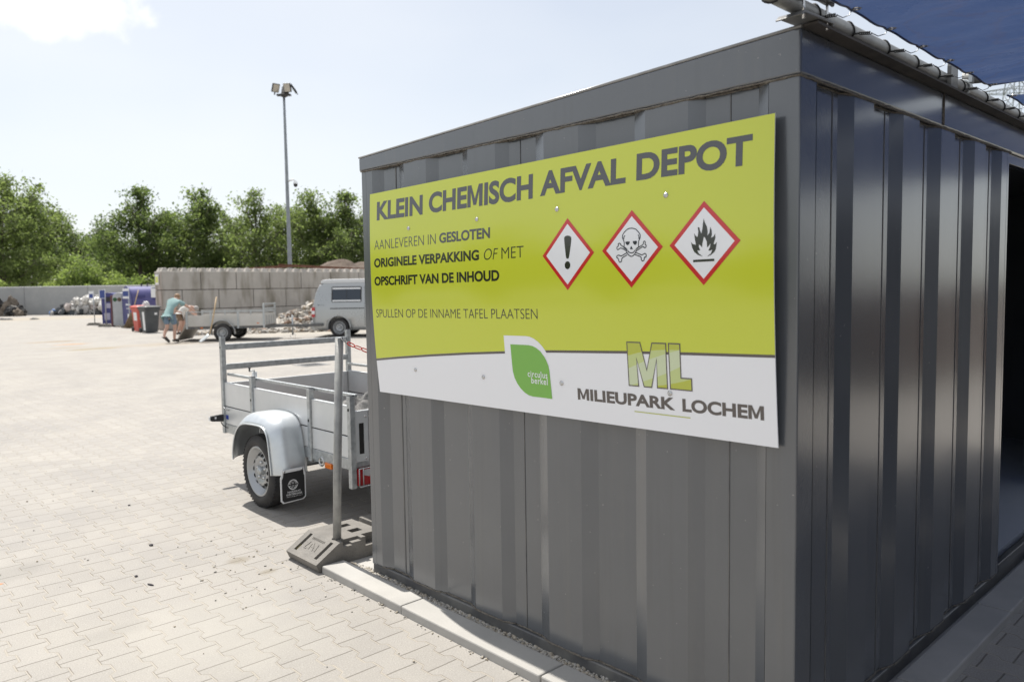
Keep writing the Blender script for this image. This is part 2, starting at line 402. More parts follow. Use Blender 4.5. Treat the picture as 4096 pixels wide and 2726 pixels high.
tag(crumbs, 'scattered grit and crumbs of soil on the paving', 'grit', kind='stuff')
# a few larger dark clods that stand out on the light pavers
clod_m = mat('dark_clod', (.05, .045, .05), .8, bump=.4)
def ground_pt(u, v, z=0):
    d = CAMR @ Vector(((u - 2048) / 3078.6, -(v - 1363) / 3078.6, -1)); tt = (z - CAMP.z) / d.z; return CAMP + d * tt
for (u, v, s, lab) in ((605, 2181, .016, 'dark round lump of soil on the pavers beside a grey smear'), (602, 2339, .013, 'dark splinter of wood lying flat on the pavers'), (517, 2021, .012, 'dark crumb on the pavers left of the trailer wheel'),
                       (545, 2305, .012, 'black flake beside pale sand on the pavers'), (1265, 2158, .014, 'dark chip on the pavers next to the recycled foot block')):
    p = ground_pt(u, v)
    bm = bmesh.new(); bmesh.ops.create_icosphere(bm, subdivisions=2, radius=1)
    for q in bm.verts:
        q.co *= 1 + .35 * mnoise.noise(q.co * 1.7 + Vector((u, v, 0)))
        q.co = Vector((q.co.x * s * (1.8 if 'splinter' in lab else 1), q.co.y * s * (.4 if 'splinter' in lab else .7), q.co.z * s * .5))
    me = bpy.data.meshes.new('clod'); bm.to_mesh(me); bm.free(); me.materials.append(clod_m)
    o = bpy.data.objects.new('clod', me); COL.objects.link(o); o.location = (p.x, p.y, s * .3); o.rotation_euler = (0, 0, u)
    tag(o, lab, 'clod', 'loose dark bits on the paving')
# ---------------------------------------------------------------- container
def paint(name, col, rough, stain=.4):
    m = mat(name, col, rough, c2=tuple(c * 1.12 for c in col), vscale=2.5, vdetail=6, bump=.05, bscale=260, rvar=.05)
    return m
def container_paint():
    m = mat('anthracite_paint', (.077, .084, .095), .21, c2=(.086, .093, .104), vscale=3, vdetail=8, bump=.03, bscale=160, rvar=.05, spec=.85, coat=.6)
    t = m.node_tree; l = t.links.new; b = t.nodes['Principled BSDF']; b.inputs['Coat Roughness'].default_value = .18
    g_ = N(t, 'ShaderNodeNewGeometry')
    def noise(scale, sc, det=6):
        mp_ = N(t, 'ShaderNodeMapping'); mp_.inputs['Scale'].default_value = sc; l(g_.outputs['Position'], mp_.inputs['Vector'])
        n_ = N(t, 'ShaderNodeTexNoise'); n_.inputs['Scale'].default_value = scale; n_.inputs['Detail'].default_value = det; l(mp_.outputs[0], n_.inputs['Vector']); return n_.outputs['Fac']
    def layer(fac, lo, hi, amt, col):
        r_ = N(t, 'ShaderNodeMapRange', interpolation_type='SMOOTHSTEP'); r_.inputs['From Min'].default_value = lo; r_.inputs['From Max'].default_value = hi; r_.inputs['To Max'].default_value = amt
        l(fac, r_.inputs['Value']); mx = N(t, 'ShaderNodeMix', data_type='RGBA'); mx.inputs['B'].default_value = (*col, 1)
        l(r_.outputs[0], mx.inputs['Factor']); l(b.inputs['Base Color'].links[0].from_socket, mx.inputs['A']); l(mx.outputs['Result'], b.inputs['Base Color'])
    layer(noise(16, (1, 1, .045)), .52, .74, .22, (.118, .117, .114))       # dried rain runs
    layer(noise(16, (1.3, 1.3, .05)), .54, .76, .22, (.058, .061, .066))
    layer(noise(55, (1, 1, 1), 2), .745, .77, .6, (.26, .25, .24))          # specks of splashed lime and paint chips
    layer(noise(9, (1, 1, .6), 3), .66, .78, .14, (.14, .137, .13))        # dusty hand and boot scuffs
    return m
MT['paint'] = container_paint()
MT['paint_rail'] = mat('anthracite_paint_dusty', (.075, .077, .082), .36, c2=(.15, .147, .14), vscale=7, vdetail=8, bump=.05, bscale=160, rvar=.1)
MT['weld'] = mat('rough_weld_seam', (.13, .11, .09), .7, c2=(.22, .20, .17), vscale=60, bump=.8, bscale=120)
MT['inside'] = mat('container_inside', (.03, .031, .033), .6)
CL = 2.456; CX = 6.0; ZB = .08; HB = 2.217; ZN = 2.353; ZF = 2.285
cont = thing('storage_container', (CX / 2, CL / 2, .016), 'dark grey corrugated steel container carrying the yellow-green depot sign', 'container', world=True)
D = .024
def corr(profile, z0, z1, axis, flip):
    """profile: list of (along, depth) -> vertical sheet with thickness"""
    mb = MB(); th = .003
    for dz in (0,):
        vs = []
        for (a, d) in profile:
            for z in (z0, z1):
                vs.append((d, a, z) if axis == 'y' else (a, d, z))
        n = len(profile)
        mb.add(vs, [(2 * i, 2 * i + 1, 2 * i + 3, 2 * i + 2) for i in range(n - 1)])
        vs = []
        for (a, d) in profile:
            for z in (z0, z1):
                vs.append((d + th, a, z) if axis == 'y' else (a, d + th, z))
        mb.add(vs, [(2 * i, 2 * i + 2, 2 * i + 3, 2 * i + 1) for i in range(n - 1)])
    return mb
# left wall, from the near post to the far post
lp = [(.104, 0), (.15, D), (.345, D), (.400, 0), (.581, 0), (.646, D), (.831, D), (.902, 0), (1.09, 0), (1.158, D), (1.320, D), (1.386, 0), (1.571, 0), (1.633, D), (1.813, D), (1.884, 0), (2.066, 0), (2.136, D), (2.275, D), (2.349, 0)]
cw = corr(lp, ZB, HB, 'y', False).build('side_wall', MT['paint'], cont, recalc=False)
fp = [(.11, 0), (.155, D), (.31, D), (.385, 0), (.544, 0), (.59, D), (.742, D), (.817, 0), (.978, 0), (1.02, D), (1.137, D), (1.224, 0), (1.385, 0), (1.43, D), (1.574, D), (1.654, 0), (1.809, 0), (1.85, D), (1.989, D), (2.065, 0), (2.153, 0)]
fw = corr(fp, ZB, HB, 'x', True).build('front_wall', MT['paint'], cont, recalc=False)
fp2 = [(4.30 + i * .42 + a, d) for i in range(4) for a, d in ((0, 0), (.16, 0), (.21, D), (.37, D))]
corr(fp2, ZB, HB, 'x', True).build('front_wall', MT['paint'], cont, recalc=False)
# closed profiles hidden behind
bw = MB().box((.0, CL - .045, ZB), (CX, CL - .005, HB)); bw.build('back_wall', MT['paint'], cont)
MB().box((CX - .05, 0.0, ZB), (CX - .001, CL - .05, HB)).prism([(.0905, HB), (CL - .081, HB), (CL - .081, ZF + .004), (.0905, ZN - .002)], 'yz', CX - .06, CX - .0005).build('end_wall', MT['paint'], cont)
MB().box((.045, .045, .085), (.055, CL - .05, HB)).box((.06, .046, .085), (2.12, .056, HB)).build('inner_lining', MT['inside'], cont)
# posts
def post(x0, y0, x1, y1): return MB().box((x0, y0, ZB), (x1, y1, HB)).build('corner_post', MT['paint'], cont, bevel=.006, seg=3)
post(0, 0, .112, .106); post(.0005, 2.347, .09, CL)
post(2.152, .0, 2.19, .06); post(4.27, .0, 4.31, .06); post(CX - .11, 0, CX, .11)
# top beam: level below, the roof line falls away from the front
loop = [(-.006, CL + .01, ZF), (-.006, -.004, ZN), (CX, -.004, ZN), (CX, .09, ZN - .003), (.09, .09, ZN - .003), (.09, CL + .01, ZF)]
b = MB(); b.add([(x, y, HB) for x, y, z in loop] + loop, [(0, 1, 4, 5), (1, 2, 3, 4), (6, 7, 10, 11), (7, 8, 9, 10)] + [(k, (k + 1) % 6, 6 + (k + 1) % 6, 6 + k) for k in range(6)])
b.build('roof_beam', MT['paint'], cont, bevel=.007, seg=3)
MB().box((.0905, CL - .08, HB), (CX, CL + .008, ZF - .002)).build('roof_beam', MT['paint'], cont, bevel=.006)
# joint in the front beam with its weld
wm = MB(); wm.tube([(1.226, -.0055, HB + .004), (1.226, -.0055, ZN - .004)], .0045, 6); wm.build('weld_seam', MT['weld'], cont); wm = MB()
# weld beads under the beams (irregular)
R = np.random.default_rng(2)
def bead(p, q, n, r):
    p = Vector(p); q = Vector(q)
    pts = [p.lerp(q, i / n) + Vector(R.normal(0, r * .22, 3)) for i in range(n + 1)]
    wm.tube(pts, [r * R.uniform(.7, 1.3) for _ in pts], 5)
bead((-.002, .0, HB - .003), (-.002, CL, HB - .003), 90, .004)
for (a0, d0), (a1, d1) in zip(lp[:-1], lp[1:]):
    bead((d0 - .001, a0, HB - .004), (d1 - .001, a1, HB - .004), 6, .0035); bead((d0 - .001, a0, ZB + .003), (d1 - .001, a1, ZB + .003), 6, .004)
wm.build('weld_seam', MT['weld'], cont); wm = MB()
bead((.0, -.002, HB - .003), (2.2, -.002, HB - .003), 90, .004)
for (a0, d0), (a1, d1) in zip(fp[:-1], fp[1:]):
    bead((a0, d0 - .001, HB - .004), (a1, d1 - .001, HB - .004), 6, .0035); bead((a0, d0 - .001, ZB + .003), (a1, d1 - .001, ZB + .003), 6, .004)
wm.build('weld_seam', MT['weld'], cont)
# seams between the rolled sheets
sm = MB()
for yy, hw_ in ((.25, .0016), (1.25, .0016), (2.168, .004)): sm.box((D - .0022, yy - hw_, ZB + .01), (D + .002, yy + hw_, HB - .01))
sm.build('sheet_seam', MT['paint_rail'], cont); sm = MB()
for xx in (.27, .70, 1.10, 1.53, 1.95): sm.box((xx - .002, D - .002, ZB + .01), (xx + .002, D + .002, HB - .01))
sm.build('sheet_seam', MT['paint_rail'], cont)
# roof sheet with a small overhang along the front, pale bead added for sun glint
b = MB(); b.prism([(-.004, ZN + .001), (CL + .012, ZF + .001), (CL + .012, ZF + .008), (-.004, ZN + .009)], 'yz', .0, CX)
b.build('roof', MT['paint_rail'], cont)
b = MB(); b.tube([(-.003, -.004, ZN + .004), (-.003, CL + .012, ZF + .004)], .0055, 8); b.build('roof_edge', mat('roof_edge_bead', (.22, .22, .22), .22, c2=(.3, .3, .3), vscale=20, spec=1.0), cont)
b = MB().box((.004, -.052, ZN + .0005), (CX, -.0045, ZN + .0085)); b.build('drip_edge', mat('drip_edge_shade', (.035, .032, .03), .7, c2=(.07, .062, .055), vscale=9), cont)  # shade under the overhang is put into this dark colour
# base rail and floor
b = MB().box((.006, .006, .017), (.06, CL, ZB)); b.box((.0605, .006, .017), (CX, .06, ZB))
b.box((CX - .06, .0605, .017), (CX, CL - .0605, ZB)); b.box((.0605, CL - .06, .017), (CX, CL, ZB))
b.build('base_rail', MT['paint_rail'], cont, bevel=.006, seg=3)
chk = mat('chequer_plate', (.55, .58, .62), .45, 0, bump=0)
t = chk.node_tree; l = t.links.new
tcn = N(t, 'ShaderNodeTexCoord'); mpn = N(t, 'ShaderNodeMapping'); mpn.inputs['Rotation'].default_value = (0, 0, PI / 4); mpn.inputs['Scale'].default_value = (34, 34, 34)
l(tcn.outputs['Object'], mpn.inputs['Vector'])
ck = N(t, 'ShaderNodeTexBrick'); ck.inputs['Scale'].default_value = 1; ck.inputs['Mortar Size'].default_value = .12; ck.inputs['Mortar Smooth'].default_value = .6
l(mpn.outputs['Vector'], ck.inputs['Vector'])
bn = N(t, 'ShaderNodeBump'); bn.inputs['Strength'].default_value = 1; bn.inputs['Distance'].default_value = .004
l(ck.outputs['Fac'], bn.inputs['Height']); l(bn.outputs['Normal'], t.nodes['Principled BSDF'].inputs['Normal'])
MB().box((.065, .065, .081), (CX - .06, CL - .06, .118)).build('floor', chk, cont)
# door header and sill of the opening
MB().box((2.192, .012, 2.165), (4.268, .05, HB - .002)).build('door_header', MT['paint'], cont, bevel=.003)
MB().box((2.192, -.002, .0812), (4.268, .03, .125)).build('door_sill', MT['paint_rail'], cont, bevel=.004)
# lifting lugs on the roof edge
for lx in (1.21, 4.6):
    lug = MB(); n = 20
    outl = [(lx - .04, ZN + .005), (lx + .04, ZN + .005), (lx + .04, ZN + .07)] + [(lx + .04 * math.cos(a), ZN + .085 + .04 * math.sin(a)) for a in np.linspace(0.1, PI - .1, 9)] + [(lx - .04, ZN + .07)]
    lug.prism(outl, 'xz', -.048, -.033)
    lo = lug.build('lifting_lug', MT['paint_rail'], cont)
    rg = MB(); rg.tube([(lx + .02 * math.cos(a), -.041, ZN + .083 + .02 * math.sin(a)) for a in np.linspace(0, 2 * PI, 17)[:-1]], .006, 6, closed=True)
    rg.build('lug_eye', MT['chrome'], lo)

# ---------------------------------------------------------------- the depot sign
def sx(u, v):
    t = min(1, max(0, v / 1.03)); k = 1 - .22 * u / 2.25
    return -(.021 + .014 * t) - .021 * k * math.sin(PI * t) ** .85 - .0012 * math.sin(u * 9.0) * math.sin(PI * t)
def SP(u, v, off=0.): return (sx(u, v) - off, 2.31 - u, 1.06 + v)
def quad_uv(a, b):   # a 0..1 left-right, b 0..1 bottom-top
    TL, TR, BL, BR = (-.010, 1.0198), (2.2473, 1.0458), (.0097, -.0118), (2.26, .0088)
    u = (BL[0] * (1 - a) + BR[0] * a) * (1 - b) + (TL[0] * (1 - a) + TR[0] * a) * b
    v = (BL[1] * (1 - a) + BR[1] * a) * (1 - b) + (TL[1] * (1 - a) + TR[1] * a) * b
    return u, v
sign = thing('depot_sign', (-.04, 1.18, 1.06), 'large yellow-green and white sign reading KLEIN CHEMISCH AFVAL DEPOT screwed to the container', 'sign', world=True)
def gloss(name, col, rough=.11, spec=.85):
    return mat(name, col, rough, spec=spec, bump=.02, bscale=3)
S_lime = gloss('sign_lime', (.57, .63, .042)); S_white = gloss('sign_white', (.82, .83, .87))
S_grey = gloss('sign_dark_grey', (.06, .062, .068)); S_black = gloss('sign_black', (.022, .024, .02)); S_brown = gloss('sign_brown_grey', (.085, .072, .068))
S_red = gloss('sign_red', (.56, .015, .022)); S_leaf = gloss('sign_leaf_green', (.17, .44, .055)); S_navy = gloss('sign_ink', (.012, .013, .035))
S_l2 = gloss('sign_lime_pale', (.52, .60, .24)); S_l3 = gloss('sign_lime_paler', (.58, .65, .43)); S_olive = gloss('sign_olive', (.46, .50, .05))
SPL = [(-.0135, .1624), (.2, .1855), (.4702, .2112), (.75, .235), (1.0099, .2539), (1.2569, .2699), (1.6736, .2880), (1.9079, .2950), (2.2494, .3041), (2.3, .306)]
def spl(u):
    for (a, b), (c, d) in zip(SPL[:-1], SPL[1:]):
        if u <= c: return b + (d - b) * (u - a) / (c - a)
    return SPL[-1][1]
# panel: one sheet with thickness, coloured by zones cut into the grid
mb = MB(); NU = 44
def strip(vlo, vhi, nv, mi):
    vs = []; 
    for j in range(nv + 1):
        for i in range(NU + 1):
            a = i / NU; u0, v0 = quad_uv(a, 0); u1, v1 = quad_uv(a, 1)
            lo = vlo(u0); hi = vhi(u1); b = j / nv
            v = lo + (hi - lo) * b; tt = (v - v0) / (v1 - v0)
            vs.append(SP(u0 + (u1 - u0) * tt, v))
    mb.add(vs, [(j * (NU + 1) + i, j * (NU + 1) + i + 1, (j + 1) * (NU + 1) + i + 1, (j + 1) * (NU + 1) + i) for j in range(nv) for i in range(NU)], mi, True)
e0 = lambda u: quad_uv((u) / 2.255, 0)[1]; e1 = lambda u: quad_uv((u + .01) / 2.257, 1)[1]
strip(e0, lambda u: spl(u) - .0095, 6, 1); strip(lambda u: spl(u) - .0095, lambda u: spl(u), 1, 2); strip(spl, e1, 18, 0)
# back face and rim
rim = []; 
for i in range(NU + 1): rim.append(quad_uv(i / NU, 0))
for j in range(1, 21): rim.append(quad_uv(1, j / 20))
for i in range(NU - 1, -1, -1): rim.append(quad_uv(i / NU, 1))
for j in range(19, 0, -1): rim.append(quad_uv(0, j / 20))
vs = [SP(u, v) for u, v in rim] + [SP(u, v, -.004) for u, v in rim]; n = len(rim)
mb.add(vs, [(i, n + i, n + (i + 1) % n, (i + 1) % n) for i in range(n)], 1)
mb.grid(lambda a, b: SP(*quad_uv(1 - a, b), -.004), NU, 20, 1)
mb.build('panel', [S_lime, S_white, S_brown], sign, recalc=False)

dg = None
def text_polys(s, off=0., shear=0., spacing=1.0):
    c = bpy.data.curves.new('lettering', 'FONT'); c.body = s; c.size = 1; c.offset = off; c.shear = shear; c.space_character = spacing
    c.resolution_u = 5; c.fill_mode = 'FRONT'
    o = bpy.data.objects.new('lettering', c); COL.objects.link(o)
    bpy.context.view_layer.update()
    me = bpy.data.meshes.new_from_object(o.evaluated_get(bpy.context.evaluated_depsgraph_get()))
    vs = np.array([v.co[:2] for v in me.vertices]); fs = [list(p.vertices) for p in me.polygons]
    bpy.data.objects.remove(o); bpy.data.curves.remove(c); bpy.data.meshes.remove(me)
    return vs, fs
def put_text(s, u0, u1, base, cap, mt, off=0., shear=0., spacing=1.0, layer=.0007, base2=None, cap2=None, mbx=None, mi=0, full=False, place=SP):
    """fits the word between u0..u1 with baseline base and cap height cap (optionally sloping to base2/cap2 at the right)"""
    vs, fs = text_polys(s, off, shear, spacing)
    x0, x1 = vs[:, 0].min(), vs[:, 0].max()
    if full: y0, y1 = vs[:, 1].min(), vs[:, 1].max()
    else:
        hv, _ = text_polys('H', off); y0, y1 = hv[:, 1].min(), hv[:, 1].max()
    base2 = base if base2 is None else base2; cap2 = cap if cap2 is None else cap2
    # the heavy M is drawn as an outline of its own: the font's narrow valley closes up when emboldened
    if off > .015 and 'M' in s:
        keep_v = []; keep_f = []; sp1 = spacing
        for i, chx in enumerate(s):
            if chx == ' ': continue
            pv, _ = text_polys(s[:i + 1], off, shear, spacing); gv, gf = text_polys(chx, off, shear, spacing)
            sh_ = pv[:, 0].max() - gv[:, 0].max(); o_ = len(keep_v)
            if chx == 'M':
                L0, R0 = gv[:, 0].min() + sh_, gv[:, 0].max() + sh_; B0, T0 = y0, y1; iv, _ = text_polys('I', off); st_ = (iv[:, 0].max() - iv[:, 0].min()); mid_ = (L0 + R0) / 2; q_ = st_ * .62
                vv_ = [(L0, B0), (L0 + st_ * .93, B0), (L0 + st_ * .93, T0 - .30 * (T0 - B0)), (mid_ - q_ * .62, B0 + .06), (mid_ + q_ * .62, B0 + .06), (R0 - st_ * .93, T0 - .30 * (T0 - B0)), (R0 - st_ * .93, B0), (R0, B0), (R0, T0), (R0 - st_ * 1.05, T0), (mid_, B0 + .36 * (T0 - B0)), (L0 + st_ * 1.05, T0), (L0, T0)]
                keep_v += vv_; keep_f += [[o_ + k for k in f_] for f_ in ([0, 1, 2, 12], [2, 11, 12], [2, 3, 10, 11], [3, 4, 10], [4, 5, 9, 10], [5, 8, 9], [5, 6, 7, 8])]
            else:
                keep_v += [(p_[0] + sh_, p_[1]) for p_ in gv]; keep_f += [[o_ + k for k in f_] for f_ in gf]
        vs = np.array(keep_v); fs = keep_f; x0, x1 = vs[:, 0].min(), vs[:, 0].max()
    out = []
    for x, y in vs:
        a = (x - x0) / (x1 - x0); b = (y - y0) / (y1 - y0)
        out.append(place(u0 + (u1 - u0) * a, (base + (base2 - base) * a) * (1 - b) + (cap + (cap2 - cap) * a) * b, layer))
    m = mbx or MB(); m.add(out, fs, mi)
    return m
def letters(m, mt, parent=None): return m.build('lettering', mt, parent or sign, recalc=False)
# headline, four words
m = MB(); put_text('KLEIN', .0587, .4500, .8795, .9735, None, .036, mbx=m)
letters(m, S_grey); m = MB(); put_text('CHEMISCH', .4990, 1.1960, .8815, .9755, None, .036, base2=.8850, cap2=.9850, mbx=m)
letters(m, S_grey); m = MB(); put_text('AFVAL', 1.2380, 1.6730, .8900, .9860, None, .036, base2=.8960, cap2=.9905, mbx=m)
letters(m, S_grey); m = MB(); put_text('DEPOT', 1.7210, 2.1746, .8985, .9930, None, .036, base2=.8995, cap2=.9945, mbx=m)
letters(m, S_grey)
m = MB(); put_text('AANLEVEREN IN', .0363, .5525, .731, .7785, None, -.012, base2=.7350, cap2=.7825, mbx=m); letters(m, S_grey)
m = MB(); put_text('GESLOTEN', .5790, .9370, .7370, .7830, None, .032, base2=.7405, cap2=.7870, mbx=m); letters(m, S_grey)
m = MB(); put_text('ORIGINELE VERPAKKING', .0328, .8633, .6395, .6855, None, .034, base2=.6480, cap2=.6940, mbx=m); letters(m, S_black)
m = MB(); put_text('OF', .8966, .9874, .6480, .6950, None, -.012, shear=.22, mbx=m); letters(m, S_black); m = MB(); put_text('MET', 1.0093, 1.1433, .6480, .6955, None, -.012, base2=.650, cap2=.6970, mbx=m); letters(m, S_black)
m = MB(); put_text('OPSCHRIFT VAN DE INHOUD', .0318, .9936, .5465, .5920, None, .034, base2=.5555, cap2=.6025, mbx=m); letters(m, S_black)
m = MB(); put_text('SPULLEN OP DE INNAME TAFEL PLAATSEN', .0360, 1.2165, .3830, .4245, None, -.012, base2=.3965, cap2=.4375, mbx=m); letters(m, S_black)
m = MB(); put_text('MILIEUPARK', 1.4204, 1.8770, .0832, .1285, None, .037, base2=.0880, cap2=.1325, mbx=m); letters(m, S_brown); m = MB(); put_text('LOCHEM', 1.9075, 2.2150, .0878, .1330, None, .037, base2=.0919, cap2=.1377, mbx=m); letters(m, S_brown)
def reproject(bm, layer):
    """subdivide a flat print and press it onto the bowed panel"""
    for _ in range(2):
        es = [e for e in bm.edges if e.calc_length() > .035]
        if es: bmesh.ops.subdivide_edges(bm, edges=es, cuts=1, use_grid_fill=True)
    bmesh.ops.triangulate(bm, faces=bm.faces)
    o = OFFS['depot_sign']
    for v in bm.verts: v.co.x = sx(2.31 - (v.co.y + o[1]), v.co.z + o[2] - 1.06) - layer - o[0]
def poly_part(name, pts, mt, layer, parent=None, extra=()):
    m = MB()
    for k, (pp, mi) in enumerate([(pts, 0)] + list(extra)):
        m.add([SP(u, v, layer + .0001 * k) for u, v in pp], [list(range(len(pp)))], mi)
    o = m.build(name, mt, parent or sign, recalc=False)
    bm = bmesh.new(); bm.from_mesh(o.data); bmesh.ops.triangulate(bm, faces=bm.faces); 
    reproject(bm, layer)
    bm.normal_update()
    for f in bm.faces:
        if f.normal.x > 0: f.normal_flip()
    bm.to_mesh(o.data); bm.free()
    return o
def line_part(name, lines, wd, mt, layer, parent=None, closed=False):
    m = MB()
    for pts in lines:
        pts = [Vector((a, b, 0)) for a, b in pts]
        cl = closed or (pts[0] - pts[-1]).length < 1e-6
        if cl and (pts[0] - pts[-1]).length < 1e-6: pts = pts[:-1]
        n = len(pts); vs = []
        for i, p in enumerate(pts):
            a = pts[i - 1] if (i or cl) else p; b = pts[(i + 1) % n] if (i < n - 1 or cl) else p
            d1 = (p - a).normalized() if (p - a).length > 0 else (b - p).normalized(); d2 = (b - p).normalized() if (b - p).length > 0 else d1
            nn = (Vector((-d1.y, d1.x, 0)) + Vector((-d2.y, d2.x, 0))).normalized()
            k = wd / 2 / max(.45, nn.dot(Vector((-d1.y, d1.x, 0))))
            for sg in (1, -1): q = p + nn * (k * sg); vs.append(SP(q.x, q.y, layer))
        m.add(vs, [(2 * i, 2 * i + 1, 2 * ((i + 1) % n) + 1, 2 * ((i + 1) % n)) for i in range(n if cl else n - 1)])
    return m.build(name, mt, parent or sign, recalc=False)
def smooth_line(p, k=4, closed=False):
    n = len(p); out = []
    for i in range(n if closed else n - 1):
        P0, P1, P2, P3 = p[(i - 1) % n] if (i or closed) else p[0], p[i], p[(i + 1) % n], p[(i + 2) % n] if (i < n - 2 or closed) else p[-1]
        for j in range(k):
            t = j / k
            out.append(tuple(.5 * (2 * P1[c] + (P2[c] - P0[c]) * t + (2 * P0[c] - 5 * P1[c] + 4 * P2[c] - P3[c]) * t * t + (3 * P1[c] - P0[c] - 3 * P2[c] + P3[c]) * t ** 3) for c in (0, 1)))
    if not closed: out.append(p[-1])
    return out
# hazard diamonds
def diamond(o4, i4):
    # frame of eight corner points as ring
    m = MB(); m.add([SP(u, v, .0008) for u, v in o4 + i4], [(k, (k + 1) % 4, 4 + (k + 1) % 4, 4 + k) for k in range(4)], 0)
    cx = sum(p[0] for p in i4) / 4; cy = sum(p[1] for p in i4) / 4
    m.add([SP(u, v, .0008) for u, v in i4], [(0, 1, 2, 3)], 1)
    o = m.build('hazard_diamond', [S_red, S_white], sign, recalc=False)
    bm = bmesh.new(); bm.from_mesh(o.data); reproject(bm, .0008); bm.to_mesh(o.data); bm.free()
    return o
d1 = diamond([(1.3900, .7914), (1.5268, .6536), (1.3886, .5124), (1.2531, .6505)], [(1.3900, .7695), (1.5061, .6537), (1.3886, .5345), (1.2739, .6502)])
d2 = diamond([(1.7035, .7969), (1.8385, .6593), (1.7019, .5186), (1.5662, .6568)], [(1.7035, .7746), (1.8180, .6595), (1.702, .5405), (1.5866, .6568)])
d3 = diamond([(2.0022, .8020), (2.1388, .6649), (2.0023, .5239), (1.8659, .6614)], [(2.0022, .7805), (2.1175, .6646), (2.0023, .5451), (1.8868, .6618)])
ex = smooth_line([(1.3731, .7146), (1.3785, .7221), (1.3919, .7241), (1.4052, .7206), (1.4109, .7124), (1.4085, .6911), (1.4027, .6602), (1.3982, .6408), (1.3944, .6354), (1.3901, .6344), (1.3859, .6358), (1.3822, .6414), (1.3788, .6651), (1.3744, .6968)], 3, True)
dot = [(1.3898 + .015 * math.cos(a), .6095 + .0155 * math.sin(a)) for a in np.linspace(0, 2 * PI, 21)[:-1]]
poly_part('exclamation_mark', ex, S_black, .0013, d1, [(dot, 0)])
sk = dict(cran=[(1.6843, .6559), (1.6719, .6619), (1.6696, .6649), (1.6706, .6777), (1.6684, .6888), (1.6624, .7), (1.6639, .7109), (1.6732, .7213), (1.6871, .7302), (1.7035, .7317), (1.7212, .7273), (1.7324, .7176), (1.7413, .7063), (1.7412, .6956), (1.7358, .6851), (1.7344, .6744), (1.7343, .6636), (1.7321, .6601), (1.7222, .6552)],
  jaw=[(1.6802, .6608), (1.682, .6479), (1.6911, .6366), (1.7025, .6314), (1.7139, .6357), (1.7221, .6462), (1.7231, .6562)], smile=[(1.6866, .6543), (1.6903, .6476), (1.703, .6434), (1.714, .6465), (1.7176, .6529)],
  b1=[(1.6798, .6608), (1.6566, .6729), (1.6534, .6786), (1.6473, .6807), (1.6426, .6784), (1.644, .6717), (1.6378, .6683), (1.6368, .6617), (1.6425, .6581), (1.6519, .6629), (1.6635, .6608), (1.6797, .6517)],
  b2=[(1.7253, .6587), (1.7522, .6699), (1.7567, .6804), (1.7611, .6827), (1.7642, .6782), (1.7633, .6711), (1.7677, .6674), (1.7668, .6613), (1.761, .6595), (1.7522, .6628), (1.7244, .6497)],
  b3=[(1.682, .645), (1.6564, .6344), (1.647, .6377), (1.6376, .6359), (1.6361, .6296), (1.6422, .6257), (1.6468, .6145), (1.6529, .6124), (1.6586, .6167), (1.661, .6269), (1.6842, .6376)],
  b4=[(1.723, .6443), (1.7476, .635), (1.761, .6391), (1.7676, .6353), (1.7666, .6264), (1.76, .6256), (1.7586, .616), (1.752, .6133), (1.7462, .6182), (1.7445, .6273), (1.7184, .6373)],
  tl=[(1.674, .7074), (1.6685, .7015), (1.6693, .6953)], tr=[(1.7323, .7068), (1.7368, .6994), (1.7349, .6923)])
sko = line_part('skull_and_crossbones', [smooth_line(p, 4) for p in sk.values()], .0036, S_navy, .0013, d2)
poly_part('eye_socket', smooth_line([(1.6767, .6847), (1.6951, .6844), (1.6923, .6758), (1.6854, .6722), (1.6789, .6765)], 3, True), S_navy, .0014, sko)
poly_part('eye_socket', smooth_line([(1.7096, .6847), (1.7268, .6849), (1.7254, .6749), (1.7195, .6716), (1.7119, .6763)], 3, True), S_navy, .0014, sko)
poly_part('nose_hole', [(1.7018, .6696), (1.6958, .6575), (1.7095, .6565)], S_navy, .0014, sko)
flame = [(1.9992, .619), (1.9797, .6255), (1.9659, .6355), (1.958, .6494), (1.9528, .67), (1.9599, .6622), (1.9726, .6588), (1.9686, .6759), (1.965, .698), (1.971, .6892), (1.9788, .6847), (1.9815, .702), (1.9788, .7172), (1.9854, .7158), (1.9882, .7049), (1.9933, .6946), (1.9971, .711), (1.999, .7275), (2.0017, .744), (2.0067, .7303), (2.0145, .7165), (2.0176, .6997), (2.0165, .6865), (2.0241, .696), (2.0275, .7156), (2.0328, .7021), (2.0336, .6888), (2.0306, .6791), (2.0393, .6825), (2.0457, .692), (2.0469, .6781), (2.0402, .6587), (2.0451, .6568), (2.0526, .6647), (2.0489, .6418), (2.0433, .6321), (2.03, .6228), (2.0155, .6183), (2.03, .6277), (2.0357, .6407), (2.0262, .6369), (2.0204, .6381), (2.0269, .6494), (2.0284, .6616), (2.0223, .653), (2.0154, .6483), (2.0146, .6667), (2.0088, .6786), (2.003, .6846), (1.9999, .6708), (1.9972, .6609), (1.9965, .6492), (1.9914, .6545), (1.9844, .6606), (1.9836, .6515), (1.9895, .6395), (1.9777, .64), (1.9836, .6297)]
poly_part('flame_symbol', flame, S_black, .0013, d3, [([(1.9616, .6093), (2.043, .6103), (2.0434, .6024), (1.9616, .6015)], 0)])
